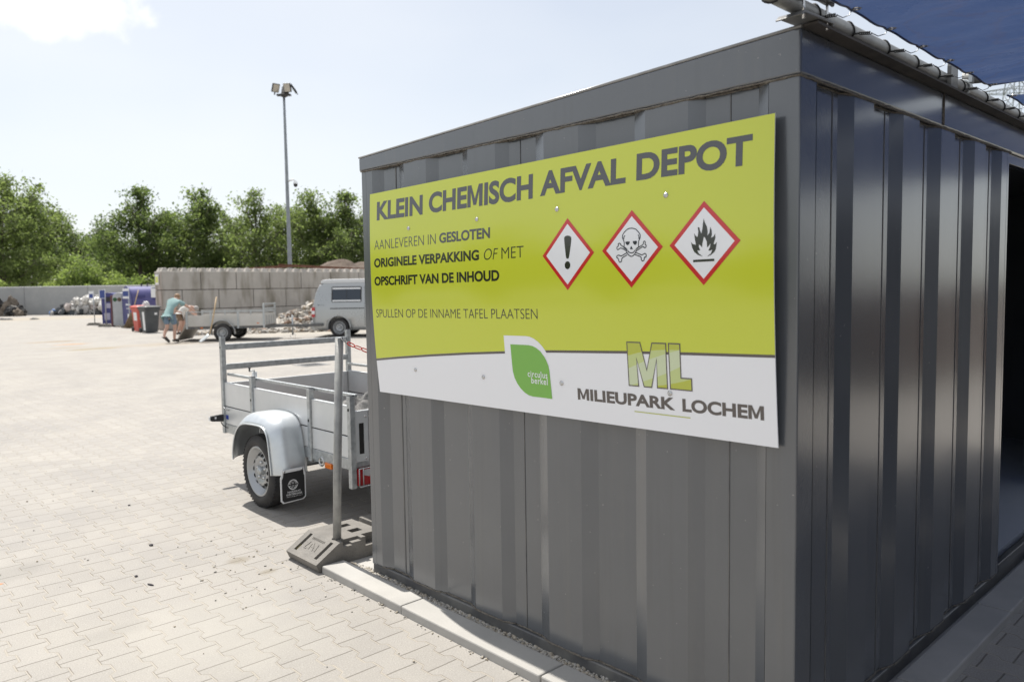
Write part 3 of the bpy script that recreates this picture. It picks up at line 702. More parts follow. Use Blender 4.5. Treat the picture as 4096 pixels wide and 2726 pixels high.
# leaf logo
poly_part('logo_surround', [(1.0118, .2440), (1.0085, .3221), (1.1426, .3237), (1.1654, .322), (1.1906, .3145), (1.2154, .3017), (1.2371, .2849), (1.2511, .2705), (1.2640, .2540), (1.264, .2440)], S_white, .0007)
leaf = poly_part('leaf_logo', [(1.0477, .2856), (1.0897, .286), (1.1304, .2865), (1.159, .2864), (1.1816, .2838), (1.2038, .2761), (1.2258, .2637), (1.2446, .245), (1.2579, .2262), (1.2671, .2072), (1.2714, .1879), (1.2731, .1645), (1.2764, .1178), (1.2791, .0715), (1.2278, .0716), (1.1661, .0712), (1.1433, .0741), (1.1204, .0832), (1.0974, .0985), (1.0772, .1194), (1.0629, .1429), (1.0551, .167), (1.0529, .1874), (1.0506, .2304)], S_leaf, .0011)
def leafw(m):
    for k in range(len(m.v)): m.v[k] = (m.v[k][0] - .001, m.v[k][1], m.v[k][2])
    letters(m, S_white, leaf)
m = MB(); put_text('circulus', 1.1451, 1.2595, .1535, .1800, None, .010, spacing=1.12, mbx=m, full=True); put_text('berkel', 1.1644, 1.2590, .1268, .1535, None, .010, spacing=1.12, mbx=m, full=True)
leafw(m)
# ML monogram: outlined letters with pale swooshes
def clip_poly(poly, fn):
    """keep the part of poly with fn(p)>=0 (fn nearly straight)"""
    out = []
    for i in range(len(poly)):
        a = poly[i]; b = poly[(i + 1) % len(poly)]; fa = fn(a); fb = fn(b)
        if fa >= 0: out.append(a)
        if (fa < 0) != (fb < 0):
            t = fa / (fa - fb); out.append((a[0] + (b[0] - a[0]) * t, a[1] + (b[1] - a[1]) * t))
    return out
Mp = [(1.6751, .3206), (1.7338, .3213), (1.761, .2224), (1.7866, .3215), (1.8452, .3225), (1.8481, .163), (1.8047, .1621), (1.8051, .2657), (1.7797, .1617), (1.7467, .1617), (1.7163, .2641), (1.7222, .1614), (1.6785, .1609)]
Lp = [(1.8569, .323), (1.9036, .3233), (1.9055, .2046), (1.9481, .2055), (1.9489, .1638), (1.8606, .1632)]
def crv(pts):
    def f(u):
        for (a, b), (c, d) in zip(pts[:-1], pts[1:]):
            if u <= c or c == pts[-1][0]: return b + (d - b) * (u - a) / (c - a)
    return f
c_a = crv([(1.66, .2660), (1.7163, .2820), (1.7802, .2945), (1.846, .3005), (1.95, .3025)]); c_b = crv([(1.66, .216), (1.7505, .2546), (1.846, .2869), (1.95, .3145)])
c_c = crv([(1.66, .153), (1.7459, .1814), (1.8049, .2014), (1.8458, .2174), (1.95, .265)]); c_d = crv([(1.66, .158), (1.7797, .1651), (1.8048, .1695), (1.8478, .1776), (1.9055, .1910), (1.95, .2045)])
def tri_of(poly):
    bm = bmesh.new(); vv = [bm.verts.new((a, b, 0)) for a, b in poly]; bm.faces.new(vv)
    bmesh.ops.triangulate(bm, faces=bm.faces); bm.verts.index_update()
    r = [[(v.co.x, v.co.y) for v in f.verts] for f in bm.faces]; bm.free(); return r
mono = MB()
for poly in (Mp, Lp):
    for tr in tri_of(poly):
        # split each triangle in bands
        subs = [tr]
        for cf in (c_a, c_b, c_c, c_d):
            nxt = []
            for s_ in subs:
                up = clip_poly(s_, lambda p: p[1] - cf(p[0])); dn = clip_poly(s_, lambda p: cf(p[0]) - p[1])
                nxt += [x for x in (up, dn) if len(x) > 2]
            subs = nxt
        for s_ in subs:
            cu = sum(p[0] for p in s_) / len(s_); cv = sum(p[1] for p in s_) / len(s_)
            mi = 0
            if cv < c_a(cu) and cv > c_d(cu): mi = 1
            if cv < c_b(cu) and cv > c_c(cu): mi = 2
            mono.add([SP(u, v, .0009) for u, v in s_], [list(range(len(s_)))], mi)
mo = mono.build('monogram', [S_olive, S_l2, S_l3], sign, recalc=False)
line_part('monogram_outline', [Mp + [Mp[0]], Lp + [Lp[0]]], .0042, S_brown, .0013, mo)
line_part('underline', [[(1.6977, .0657), (1.9386, .0684)]], .0032, S_olive, .0008)
for (u, v) in ((.3374, .8216), (.8494, .8269), (1.3326, .8302), (1.8493, .8357), (.348, .1286), (.8592, .1312), (1.3363, .1416), (1.857, .1473)):
    p = SP(u, v); s_ = MB(); s_.lathe([(p[0] + .001, .0), (p[0] + .001, .0095), (p[0] - .002, .0095), (p[0] - .0022, .0065), (p[0] - .006, .0062), (p[0] - .006, .0028), (p[0] - .003, .0026), (p[0] - .003, 0)], (0, p[1], p[2]), 'x', 14)
    s_.build('screw', MT['chrome'], sign)
# ---------------------------------------------------------------- tarpaulin roof, scaffold tubes, bungee ties
MT['tube'] = mat('weathered_scaffold_tube', (.25, .25, .245), .5, .45, c2=(.36, .36, .345), vscale=14, vdetail=8, bump=.06, bscale=90, rvar=.12)
def tarp_material():
    m = mat('blue_tarpaulin', (.055, .075, .15), .30, c2=(.10, .125, .21), vscale=3.2, vdetail=8, rvar=.14, bump=.6, bscale=9)
    t = m.node_tree; l = t.links.new; b = t.nodes['Principled BSDF']
    # rusty-brown water marks drying in wavy rims
    tcn = N(t, 'ShaderNodeTexCoord'); wv = N(t, 'ShaderNodeTexNoise'); wv.inputs['Scale'].default_value = 3.1; wv.inputs['Detail'].default_value = 7
    l(tcn.outputs['Object'], wv.inputs['Vector'])
    r = N(t, 'ShaderNodeValToRGB'); e = r.color_ramp.elements
    e[0].position = .50; e[0].color = (0, 0, 0, 1); e[1].position = .56; e[1].color = (0, 0, 0, 1)
    k = e.new(.53); k.color = (.95, .95, .95, 1)
    l(wv.outputs['Fac'], r.inputs['Fac'])
    mx = N(t, 'ShaderNodeMix', data_type='RGBA'); mx.inputs['B'].default_value = (.14, .085, .055, 1)
    src = b.inputs['Base Color'].links[0].from_socket
    l(r.outputs['Color'], mx.inputs['Factor']); l(src, mx.inputs['A']); l(mx.outputs['Result'], b.inputs['Base Color'])
    # the sheet lets a little sun through
    tr = N(t, 'ShaderNodeBsdfTranslucent'); tr.inputs['Color'].default_value = (.045, .075, .17, 1)
    ad = N(t, 'ShaderNodeMixShader'); ad.inputs['Fac'].default_value = .45
    o = t.nodes['Material Output']; l(b.outputs[0], ad.inputs[1]); l(tr.outputs[0], ad.inputs[2]); l(ad.outputs[0], o.inputs['Surface'])
    return m
MT['tarp'] = tarp_material()
EY = [-.70, -.43, -.16, .11, .38, .66, .93, 1.16, 1.46]
EY2 = [1.755, 2.0, 2.25, 2.48, 2.76, 3.04, 3.3, 3.57, 3.84, 4.1, 4.37, 4.64]
def tarp(xs, yf, slope, seed, label):
    x0, x1 = xs[0] - .02, xs[-1] + .03
    def edge_y(x):
        # the hem bows in between two eyelets
        for a, b in zip(xs[:-1], xs[1:]):
            if a <= x <= b: t = (x - a) / (b - a); return -.098 - .022 * math.sin(PI * t)
        return -.10
    def f(a, b):
        x = x0 + (x1 - x0) * a; ye = edge_y(x) if b < .5 else -.10
        y = ye + (yf - ye) * b
        z = 2.395 + slope * (-.10 - y) - .10 * math.sin(PI * min(1, b * 1.02)) * math.sin(PI * a) ** .6
        near = math.exp(-max(0, -.10 - y) / .14)
        z += (1 - .92 * near) * (.030 * mnoise.noise(Vector((x * 2.1, y * 2.7, seed))) + .014 * mnoise.noise(Vector((x * 9, y * 3, seed + 4))) + .006 * mnoise.noise(Vector((x * 22, y * 9, seed + 9))))
        near = math.exp(-max(0, -.10 - y) / .12)
        z += .010 * near * math.cos((x - xs[0]) / .27 * 2 * PI)
        return (x, y, z)
    t = thing('tarpaulin', ((x0 + x1) / 2, -.13, 2.37), label, 'tarpaulin', 'blue tarpaulins lashed to the scaffold tube', world=True)
    mb = MB(); mb.grid(f, 220, 110); o = mb.build('sheet', MT['tarp'], t, recalc=False)
    h = MB(); h.tube([f(i / 90, 0) for i in range(91)], .004, 6); h.build('hem', MT['tarp'], t)
    for x in xs:
        a = (x - x0) / (x1 - x0); p = f(a, .004)
        e = MB(); e.tube([(p[0] + .010 * math.cos(q), p[1] - .004 + .010 * math.sin(q), p[2]) for q in np.linspace(0, 2 * PI, 15)[:-1]], .0035, 6, closed=True)
        e.build('eyelet', MT['chrome'], t)
    return t
tarp(EY, -4.5, .02, 1.0, 'large blue tarpaulin with brown stains sagging above the container corner')
tarp(EY2, -4.5, .02, 7.0, 'second blue tarpaulin beyond the gap at the right picture edge')
tb = thing('scaffold_tube', (1, -.01, 2.40), 'weathered grey scaffold tube lying along the front roof edge of the container', 'scaffold tube', 'scaffold tubes carrying the tarpaulins', world=True)
MB().tube([(x, -.010, 2.402) for x in np.linspace(-1.25, 3.6, 12)], .0242, 24).build('tube', MT['tube'], tb)
MB().lathe([(.0, .0165), (.03, .0165), (.03, .024), (0.0005, .024)], (3.571, -.010, 2.402), 'x', 20).build('end_rim', MT['dark_hole'], tb)
tb2 = thing('scaffold_tube', (1.46, -.05, 2.45), 'scaffold tube running outwards under the blue tarpaulins from the roof edge', 'scaffold tube', 'scaffold tubes carrying the tarpaulins', world=True)
MB().tube([(1.455, -.0, 2.447), (1.53, -.24, 2.438), (2.6, -4.4, 2.43)], .0242, 20).build('tube', MT['tube'], tb2)
cl = MB(); cl.tube([(1.435, -.010 + .032 * math.cos(a), 2.402 + .032 * math.sin(a)) for a in np.linspace(0, 2 * PI, 17)[:-1]], .007, 6, closed=True); cl.box((1.42, -.05, 2.42), (1.45, -.036, 2.47))
cl.build('tube_coupler', MT['galv'], tb2)
# bungee ties
tie_m = mat('black_elastic', (.015, .015, .016), .6); wire_m = mat('steel_wire', (.25, .26, .28), .35, 1)
names = {.061: 'first rubber tie from the container corner, next to the pipe clamp', .275: 'second rubber tie from the container corner', .576: 'third rubber tie from the container corner', .848: 'fourth rubber tie from the container corner', 1.072: 'rubber tie just left of the lifting lug',
         1.33: 'rubber tie just right of the lifting lug, at the gap between tarpaulins', 1.685: 'first rubber tie on the second tarpaulin', 1.97: 'rubber tie nearest the right picture edge'}
for bx, ex in ((-.47, -.43), (-.2, -.16), (.05, .11), (.29, .38), (.58, .66), (.855, .93), (1.08, 1.16), (1.38, 1.46), (1.69, 1.755), (1.95, 2.0), (2.2, 2.25)):
    key = min(names, key=lambda k: abs(k - bx))
    lab = names[key] if abs(key - bx) < .1 else ('rubber tie on the free tube end left of the container corner' if bx < 0 else 'rubber tie beyond the right picture edge')
    t = thing('bungee_tie', (bx, -.01, 2.40), 'black ' + lab, 'bungee tie', 'bungee ties holding the tarpaulins to the tube', world=True)
    p = Vector((bx + .01, -.048, 2.386)); q = Vector((ex, -.098, 2.395))
    bnd = MB(); bnd.tube([(bx + .008 * math.sin(a * 2), -.010 + .0265 * math.cos(a), 2.402 + .0265 * math.sin(a)) for a in np.linspace(0, 2 * PI, 19)[:-1]], .0030, 6, closed=True)
    bnd.tube([(bx, -.032, 2.386), p], .0032, 6); bnd.build('band', tie_m, t)
    d = (q - p); c0 = p; c1 = p + d * .45
    cc = MB(); x = d.normalized(); yv = x.cross(Vector((0, 0, 1))).normalized(); zv = yv.cross(x)
    cc.tube([c0.lerp(c1, k / 48) + (yv * math.cos(k * 2 * PI / 8) + zv * math.sin(k * 2 * PI / 8)) * .0048 for k in range(49)], .0017, 5); cc.build('coil', tie_m, t)
    wr = MB(); mid = c1.lerp(q, .5) + Vector((0, 0, -.012)); wr.tube([c1, c1.lerp(mid, .6), mid, q + Vector((0, 0, -.006)), q + Vector((0, -.006, .004))], .0016, 6); wr.build('hook_wire', wire_m, t)
# clamp bracket on the corner
cp = thing('pipe_clamp', (.03, .0, 2.36), 'dark steel clamp with two bolts holding the tube on the container corner', 'pipe clamp', world=True)
b = MB(); b.prism([(-.105, 2.356), (-.085, 2.372), (.045, 2.393), (.105, 2.395), (.105, 2.362), (.098, 2.362), (.098, 2.386), (.045, 2.384), (-.085, 2.363), (-.1, 2.353)], 'xz', -.055, .028)
for i, (x, y, z) in enumerate(b.v):
    if z > 2.377: b.v[i] = (x, y, z - .016)
b.build('bracket', MT['paint_rail'], cp, bevel=.002)
for bx, top in ((-.075, 2.425), (.075, 2.447)):
    bo = MB(); bo.tube([(bx, -.045, 2.35), (bx, -.045, top)], .0045, 8); bo.tube([(bx, -.045, top - .008), (bx, -.045, top)], .008, 6); bo.build('bolt', MT['chrome'], cp)
b = MB(); b.tube([(-.1, -.04, 2.405), (-.03, -.036, 2.424), (.04, -.036, 2.434), (.085, -.045, 2.434), (.105, -.05, 2.428)], .006, 6); b.box((.02, -.058, 2.4305), (.10, -.03, 2.438)); b.build('clip', MT['paint_rail'], cp)
# lattice pylon far behind
py = thing('electricity_pylon', (136, 38, 0), 'grey lattice electricity pylon seen through the gap below the blue tarpaulin', 'pylon', world=True)
def at(u, v, dist):
    d = CAMR @ Vector(((u - 2048) / 3078.6, -(v - 1363) / 3078.6, -1)); return CAMP + d * dist
base = at(4062, 520, 120); bx, by = base.x, base.y
rx = Vector((.73, -.684, 0)); fx = Vector((.68, .73, 0))
pm = mat('pylon_steel', (.3, .32, .34), .6, .3)
m = MB()
def PL(a, b, z): q = Vector((bx, by, 0)) + rx * a + fx * b; return (q.x, q.y, z)
def hw(z): return 3.2 * (1 - z / 36) + .75
lv = [0, 6, 11.5, 16.5, 21, 24.5, 27.5, 30.4, 33, 36]
for sa in (-1, 1):
    for sb in (-1, 1): m.tube([PL(sa * hw(z), sb * hw(z), z) for z in lv], .09, 4, cap=False)
for z0, z1 in zip(lv[:-1], lv[1:]):
    for s_ in (-1, 1):
        for q in ((-1, 1), (1, -1)):
            m.tube([PL(q[0] * hw(z0), s_ * hw(z0), z0), PL(q[1] * hw(z1), s_ * hw(z1), z1)], .05, 4); m.tube([PL(s_ * hw(z0), q[0] * hw(z0), z0), PL(s_ * hw(z1), q[1] * hw(z1), z1)], .05, 4)
m.build('tower', pm, py)
for zc, arm in ((30.4, 7.4), (36, 5.0)):
    c = MB()
    for s_ in (-1, 1):
        for b_ in (-.7, .7):
            c.tube([PL(0, b_, zc + .9), PL(s_ * arm, 0, zc)], .06, 4); c.tube([PL(0, b_, zc - .1), PL(s_ * arm, 0, zc - .1)], .06, 4)
        for k in range(1, 7):
            a = s_ * arm * k / 7; h = .9 * (1 - k / 7); c.tube([PL(a, 0, zc - .1), PL(a, 0, zc + h)], .045, 4); c.tube([PL(a, 0, zc + h), PL(s_ * arm * (k + 1) / 7, 0, zc - .1)], .045, 4)
    c.build('crossarm', pm, py)
# ---------------------------------------------------------------- recycled-plastic foot block, post, chain
MT['recy'] = mat('recycled_plastic', (.145, .135, .122), .7, c2=(.22, .205, .185), vscale=6, vdetail=8, bump=.25, bscale=90, rvar=.1)
fb = thing('foot_block', (.2, 2.88, 0), 'grey recycled plastic fence foot block with sloping end beside the kerb', 'foot block', world=True)
b = MB()
Y0, Y1 = 2.712, 3.07
prof = [(-.185, .004), (-.205, .05), (-.055, .142), (.245, .142), (.245, .115), (.30, .115), (.30, .142), (.52, .142), (.56, .12), (.56, .004)]
b.prism(prof, 'xz', Y0, Y1)
o = b.build('body', MT['recy'], fb, bevel=.012, seg=3)
# grooves, pin holes and steps (dark recesses cut by boolean)
cut = MB()
for (ya, yb) in ((2.755, 2.785), (2.992, 3.022)):
    d = .02; cut.prism([(-.185, .064 + .03), (-.175, .05), (-.06, .12), (-.075, .15)], 'xz', ya, yb)
cut.box((.10, 2.83, .05), (.175, 2.89, .2)); cut.box((.10, 2.96, .05), (.175, 3.01, .2)); cut.box((.36, 2.83, .05), (.44, 2.9, .2))
cut.prism([(-.03, .112), (.03, .112), (.03, .125), (.09, .125), (.09, .16), (-.03, .16)], 'xz', 2.70, 2.755)
cut.prism([(.12, .085), (.32, .085), (.32, .2), (.12, .2)], 'xz', 2.70, 2.765)
cut.tube([(-.024, 2.795, .02), (-.024, 2.795, .2)], .0275, 20)
co = cut.build('groove', MT['recy'], None)
def boolean(o, c, op='DIFFERENCE', keep=False):
    for mname in [m_.name for m_ in o.modifiers]: pass
    md = o.modifiers.new('cut', 'BOOLEAN'); md.object = c; md.operation = op; md.solver = 'EXACT'
    bpy.context.view_layer.update()
    me = bpy.data.meshes.new_from_object(o.evaluated_get(bpy.context.evaluated_depsgraph_get()))
    o.modifiers.clear(); old = o.data; o.data = me; bpy.data.meshes.remove(old)
    if not keep: bpy.data.objects.remove(c)
# offset of the cutter: the block's frame
for v in co.data.vertices: v.co -= Vector(OFFS['foot_block'])
o.modifiers.clear(); co.location = (0, 0, 0); o.parent = None
boolean(o, co); o.parent = fb
bv = o.modifiers.new('bevel', 'BEVEL'); bv.width = .006; bv.segments = 2; bv.limit_method = 'ANGLE'; bv.angle_limit = .7
# raised maker's mark on the slope: bracketed letter shape
mk = MB()
def slope(s, y, h=.0015):  # s along slope from top
    x = -.055 - .15 * s; z = .142 - .092 * s; n = Vector((-.52, 0, .85)); return (x + n.x * h, y, z + n.z * h)
for (s0, y0, s1, y1) in ((.35, 2.94, .62, 2.955), (.62, 2.955, .62, 2.93), (.35, 2.90, .62, 2.86), (.40, 2.915, .62, 2.905), (.50, 2.895, .50, 2.87), (.35, 2.85, .62, 2.835)):
    mk.bar(slope(s0, y0), slope(s1, y1), .006, .003, up=(-.52, 0, .85))
for i in range(11):
    y = 2.96 - i * .013; mk.bar(slope(.16, y), slope(.235, y - .004), .0035, .003, up=(-.52, 0, .85))
mk.build('embossed_mark', MT['recy'], fb)
moss = mat('dry_moss', (.10, .09, .03), .95, c2=(.16, .13, .06), vscale=60, bump=.8, bscale=80)
ms = MB(); R = np.random.default_rng(4)
for i in range(60):
    s_ = R.uniform(.55, .95); y = R.uniform(2.992, 3.022); p = Vector(slope(s_, y, -.012)); r = R.uniform(.004, .009)
    ms.lathe([(-r * .5, 0), (0, r), (r * .8, 0)], p, 'z', 5)
ms.build('moss', moss, fb)
po = thing('barrier_post', (-.024, 2.795, .02), 'round galvanised steel post standing in the plastic foot block', 'post', world=True)
pm_ = MB(); pm_.tube([(-.024, 2.795, .022), (-.012, 2.785, .5), (.018, 2.764, 1.312)], .024, 24); pm_.build('shaft', MT['tube'], po)
pc = MB(); pc.tube([(.018, 2.764, 1.312), (.0181, 2.7639, 1.316)], .0235, 24); pc.build('end_cap', MT['galv'], po)
ch = thing('barrier_chain', (.03, 2.76, 1.29), 'red plastic link chain hooked to the top of the galvanised post', 'chain', world=True)
redm = mat('red_plastic', (.62, .035, .02), .35)
hk = MB(); hk.tube([(.022, 2.742, 1.318), (.030, 2.735, 1.312), (.046, 2.731, 1.292), (.052, 2.731, 1.285), (.045, 2.729, 1.279), (.033, 2.732, 1.290), (.016, 2.738, 1.308), (.014, 2.74, 1.316)], .0028, 7, closed=True); hk.build('snap_hook', MT['chrome'], ch)
A = Vector((.05, 2.73, 1.283)); B = Vector((1.15, 2.475, 1.17)); n = 27
for i in range(n):
    def pt(t): q = A.lerp(B, t); q.z -= .22 * 4 * t * (1 - t) * .5; return q
    p = pt(i / n); q = pt((i + 1) / n); d = (q - p).normalized(); c = (p + q) / 2
    s1 = d.cross(Vector((0, 0, 1))).normalized(); s2 = s1.cross(d); sd = (s1 * .8 + s2 * .6) if i % 2 else (s2 * .8 - s1 * .6)
    lk = MB(); hl = .017; r = .0105
    pts = [c + d * (hl * math.cos(a) * 1.0 + (.011 if math.cos(a) > 0 else -.011)) * .85 + sd * (r * math.sin(a)) for a in np.linspace(0, 2 * PI, 19)[:-1]]
    lk.tube(pts, .0033, 6, closed=True); lk.build('link', redm, ch)

# ---------------------------------------------------------------- box trailer beside the container
def make_wheel(R_, W, rim_r, nh, root, name='wheel'):
    """wheel about the x axis at the origin of root's frame; outer face towards -x"""
    ty = MB(); h = W / 2
    ty.lathe([(-h * .80, rim_r), (-h * .98, rim_r + .012), (-h, rim_r + .04), (-h * .93, R_ - .035), (-h * .78, R_ - .010), (-h * .55, R_), (h * .55, R_), (h * .78, R_ - .010), (h * .93, R_ - .035), (h, rim_r + .04), (h * .98, rim_r + .012), (h * .8, rim_r)], (0, 0, 0), 'x', 56)
    # tread grooves
    for gx in (-.3, 0, .3): pass
    for k in range(56):
        a = 2 * PI * k / 56; c, s = math.cos(a), math.sin(a)
        for sg in (-1, 1):
            p = Vector((sg * h * .42, c * (R_ - .0022), s * (R_ - .0022))); q = Vector((sg * h * .80, math.cos(a + .07) * (R_ - .006), math.sin(a + .07) * (R_ - .006)))
            ty.bar(p, q, .016, .005, up=(0, c, s))
    wh = ty.build(name, MT['rubber'], root, off=(0, 0, 0))
    rm = MB(); f = -h * .72
    rm.lathe([(-h * .86, rim_r + .004), (-h * .92, rim_r - .004), (-h * .84, rim_r - .012), (-h * .2, rim_r - .03), (-h * .15, rim_r - .045), (-h * .38, rim_r * .70), (-h * .55, rim_r * .62), (-h * .62, rim_r * .50), (-h * .45, rim_r * .42), (-h * .42, rim_r * .2), (-h * .42, 0)], (0, 0, 0), 'x', 48)
    rm.lathe([(h * .86, rim_r + .004), (h * .9, rim_r - .008), (0, rim_r - .03), (0, 0)], (0, 0, 0), 'x', 32)
    ro = rm.build('rim', MT['rim'], wh, off=(0, 0, 0))
    hl = MB()
    for k in range(nh):
        a = 2 * PI * k / nh; rr = rim_r * .66; q = Vector((-h * .465 - .003, math.cos(a) * rr, math.sin(a) * rr))
        t1 = Vector((0, -math.sin(a), math.cos(a))); r1 = Vector((.67, .74 * math.cos(a), .74 * math.sin(a))).normalized()
        vs = [q + Vector((-.004, 0, 0)) + t1 * (rim_r * .088 * math.cos(b)) + r1 * (rim_r * .085 * math.sin(b)) for b in np.linspace(0, 2 * PI, 11)[:-1]]
        hl.add(vs, [list(range(10))])
    hl.build('vent_holes', MT['dark_hole'], wh, off=(0, 0, 0), recalc=False)
    hb = MB(); hb.lathe([(-h * .40, rim_r * .17), (-h * .75, rim_r * .16), (-h * .85, rim_r * .12), (-h * .87, 0)], (0, 0, 0), 'x', 18)
    hb.build('hub', MT['galv'], wh, off=(0, 0, 0))
    nb = MB()
    for k in range(5):
        a = 2 * PI * k / 5 + .3; nb.lathe([(-h * .42, rim_r * .065), (-h * .62, rim_r * .065), (-h * .66, 0)], (0, math.cos(a) * rim_r * .33, math.sin(a) * rim_r * .33), 'x', 6)
    nb.build('wheel_nuts', MT['chrome'], wh, off=(0, 0, 0))
    return wh
tr = thing('box_trailer', (.95, 4.2, 0), 'small galvanised box trailer with aluminium sides parked behind the post', 'trailer', world=True)
OF = OFFS['box_trailer']
def part(mb, name, m, parent=None, bevel=0, **k): return mb.build(name, m, parent or tr, bevel=bevel, off=OF, **k)
X0, X1, YR, YF = .34, 1.585, 3.23, 5.245
def pst(x0, x1, y, z0, z1, nm='post'):
    b = MB(); b.box((x0, y - .021, z0), (x1, y + .021, z1)); o = part(b, nm, MT['galv'], bevel=.004)
    h = MB(); s = -1 if x0 < 1 else 1; xx = x0 if s < 0 else x1
    h.lathe([(-.0006 * 1, 0), (-.0006, .011)] if s < 0 else [(.0006, 0), (.0006, .011)], (xx, y, z0 + (z1 - z0) * .56 if nm == 'post' else z1 - .09), 'x', 14); part(h, 'bolt_hole', MT['dark_hole'], o, recalc=False)
    cp_ = MB(); cp_.box((x0 + .002, y - .019, z1), (x1 - .002, y + .019, z1 + .004)); part(cp_, 'post_cap', MT['black'], o)
    return o
for (xa, xb) in ((X0, X0 + .04), (X1 - .04, X1)):
    pst(xa, xb, YF, .398, 1.212, 'front_post'); pst(xa, xb, 4.69, .50, .912); pst(xa, xb, 3.765, .387, .903); pst(xa, xb, YR, .285, .897, 'rear_post')
    x = xa if xa < 1 else xb
    s = 1 if xa < 1 else -1; xi = x + s * .015
    for (ya, yb) in ((YR + .022, 3.743), (3.787, 4.668), (4.712, YF - .022)):
        up = MB(); up.box((xi, ya, .632), (xi + s * .022, yb, .822)); up.box((xi - s * .002, ya, .8222), (xi + s * .026, yb, .830)); part(up, 'side_board', MT['alu'], bevel=.002)
        lo = MB(); lo.box((xi, ya, .482), (xi + s * .022, yb, .624)); part(lo, 'side_board', MT['alu'], bevel=.002)
        gr = MB(); gr.box((xi + s * .004, ya, .624), (xi + s * .018, yb, .632)); part(gr, 'board_joint', MT['dark_hole'])
    rl = MB(); rl.box((x + s * .041, YR - .012, .885), (x + s * .066, YF - .022, .906)); part(rl, 'top_rail', MT['galv'], bevel=.003)
    ch_ = MB(); ch_.box((x + s * .012, YR + .022, .405), (x + s * .055, YF - .022, .480)); part(ch_, 'chassis_rail', MT['galv'], bevel=.003)
    hk_ = MB()
    for yy in (5.157, 4.573, 3.995):
        hk_ = MB(); hk_.tube([(x - s * .001, yy + .03, .61), (x - s * .014, yy + .028, .615), (x - s * .02, yy + .012, .628), (x - s * .02, yy - .008, .622), (x - s * .012, yy - .014, .606), (x + s * .014, yy - .012, .600)], .005, 7)
        part(hk_, 'rope_hook', MT['chrome'])
    am = MB(); am.box((x + s * .0, 3.475, .372), (x + s * .030, 3.562, .412)); part(am, 'side_marker', MT['amber'], bevel=.006)
    am = MB(); am.box((x + s * .0, 4.905, .372), (x + s * .030, 4.965, .402)); part(am, 'side_marker', MT['amber'], bevel=.006)
for z0, z1 in ((1.100, 1.148), (.932, .981)):
    b = MB(); b.box((X0 + .041, YF - .015, z0), (X1 - .041, YF + .015, z1)); part(b, 'headboard_bar', MT['galv'], bevel=.003)
fb_ = MB(); fb_.box((X0 + .041, YF - .012, .482), (X1 - .041, YF + .012, .822)); part(fb_, 'front_board', MT['alu'], bevel=.003)
tg = MB(); tg.box((X0 + .041, YR - .012, .455), (X1 - .041, YR + .010, .795)); tgo = part(tg, 'tailgate', MT['alu'], bevel=.003)
for xa_ in (X0 + .070, X1 - .105): sl = MB(); sl.box((xa_, YR - .0135, .508), (xa_ + .035, YR - .011, .712)); part(sl, 'latch_slot', MT['dark_hole'], tgo)
sl = MB(); sl.box((X0 + .145, YR - .0135, .612), (X1 - .145, YR - .011, .618)); sl.box((X0 + .141, YR - .0132, .46), (X0 + .143, YR - .011, .79)); part(sl, 'board_joint', MT['dark_hole'], tgo)
rv = MB()
for zz in (.475, .755): rv.lathe([(-.004, 0), (-.004, .007), (.002, .008)], (X0 + .12, YR - .0125, zz), 'y', 10)
part(rv, 'rivets', MT['chrome'], tgo)
stk = mat('blue_sticker', (.02, .05, .33), .3)
st = MB(); st.prism([(X0 + .172, .49), (X0 + .25, .49), (X0 + .25, .56)], 'xz', YR - .0138, YR - .0122); part(st, 'sticker', stk, tgo)
st = MB(); st.box((X0 + .0145, 5.165, .520), (X0 + .0155, 5.215, .556)); part(st, 'sticker', stk)
fl = MB(); fl.box((X0 + .045, YR + .012, .470), (X1 - .045, YF - .014, .481)); part(fl, 'floor', mat('trailer_plywood', (.13, .09, .06), .6, c2=(.2, .15, .1), vscale=5))
# rear bumper bar with lamp clusters
rb = MB(); rb.box((X0 + .041, YR - .006, .418), (X1 - .041, YR + .03, .4545)); part(rb, 'rear_beam', MT['galv'], bevel=.003)
for xs_, sgn_ in ((X0 + .045, 1), (X1 - .045, -1)):
    la = MB(); la.box((xs_, YR - .03, .300), (xs_ + sgn_ * .21, YR + .02, .412)); lo = part(la, 'tail_light', MT['red_lens'], bevel=.006)
    wz = MB(); wz.prism([(xs_ + sgn_ * .035, .405), (xs_ + sgn_ * .10, .405), (xs_ + sgn_ * .085, .355), (xs_ + sgn_ * .035, .37)], 'xz', YR - .0315, YR - .0290); part(wz, 'clear_lens', mat('clear_lens', (.6, .6, .62), .15), lo)
    gd = MB()
    for a, b_ in (((0, .297), (.24, .297)), ((0, .417), (.24, .417)), ((0, .297), (0, .417)), ((.03, .297), (.03, .417)), ((.085, .297), (.13, .417)), ((.235, .297), (.235, .417))):
        gd.tube([(xs_ + sgn_ * a[0], YR - .042, a[1]), (xs_ + sgn_ * b_[0], YR - .042, b_[1])], .004, 6)
    part(gd, 'lamp_guard', MT['galv'], lo)
    tri = MB(); tri.prism([(xs_ + sgn_ * .125, .335), (xs_ + sgn_ * .195, .335), (xs_ + sgn_ * .16, .395)], 'xz', YR - .033, YR - .0292); part(tri, 'reflector', mat('reflector', (.5, .28, .28), .1, .4), lo)
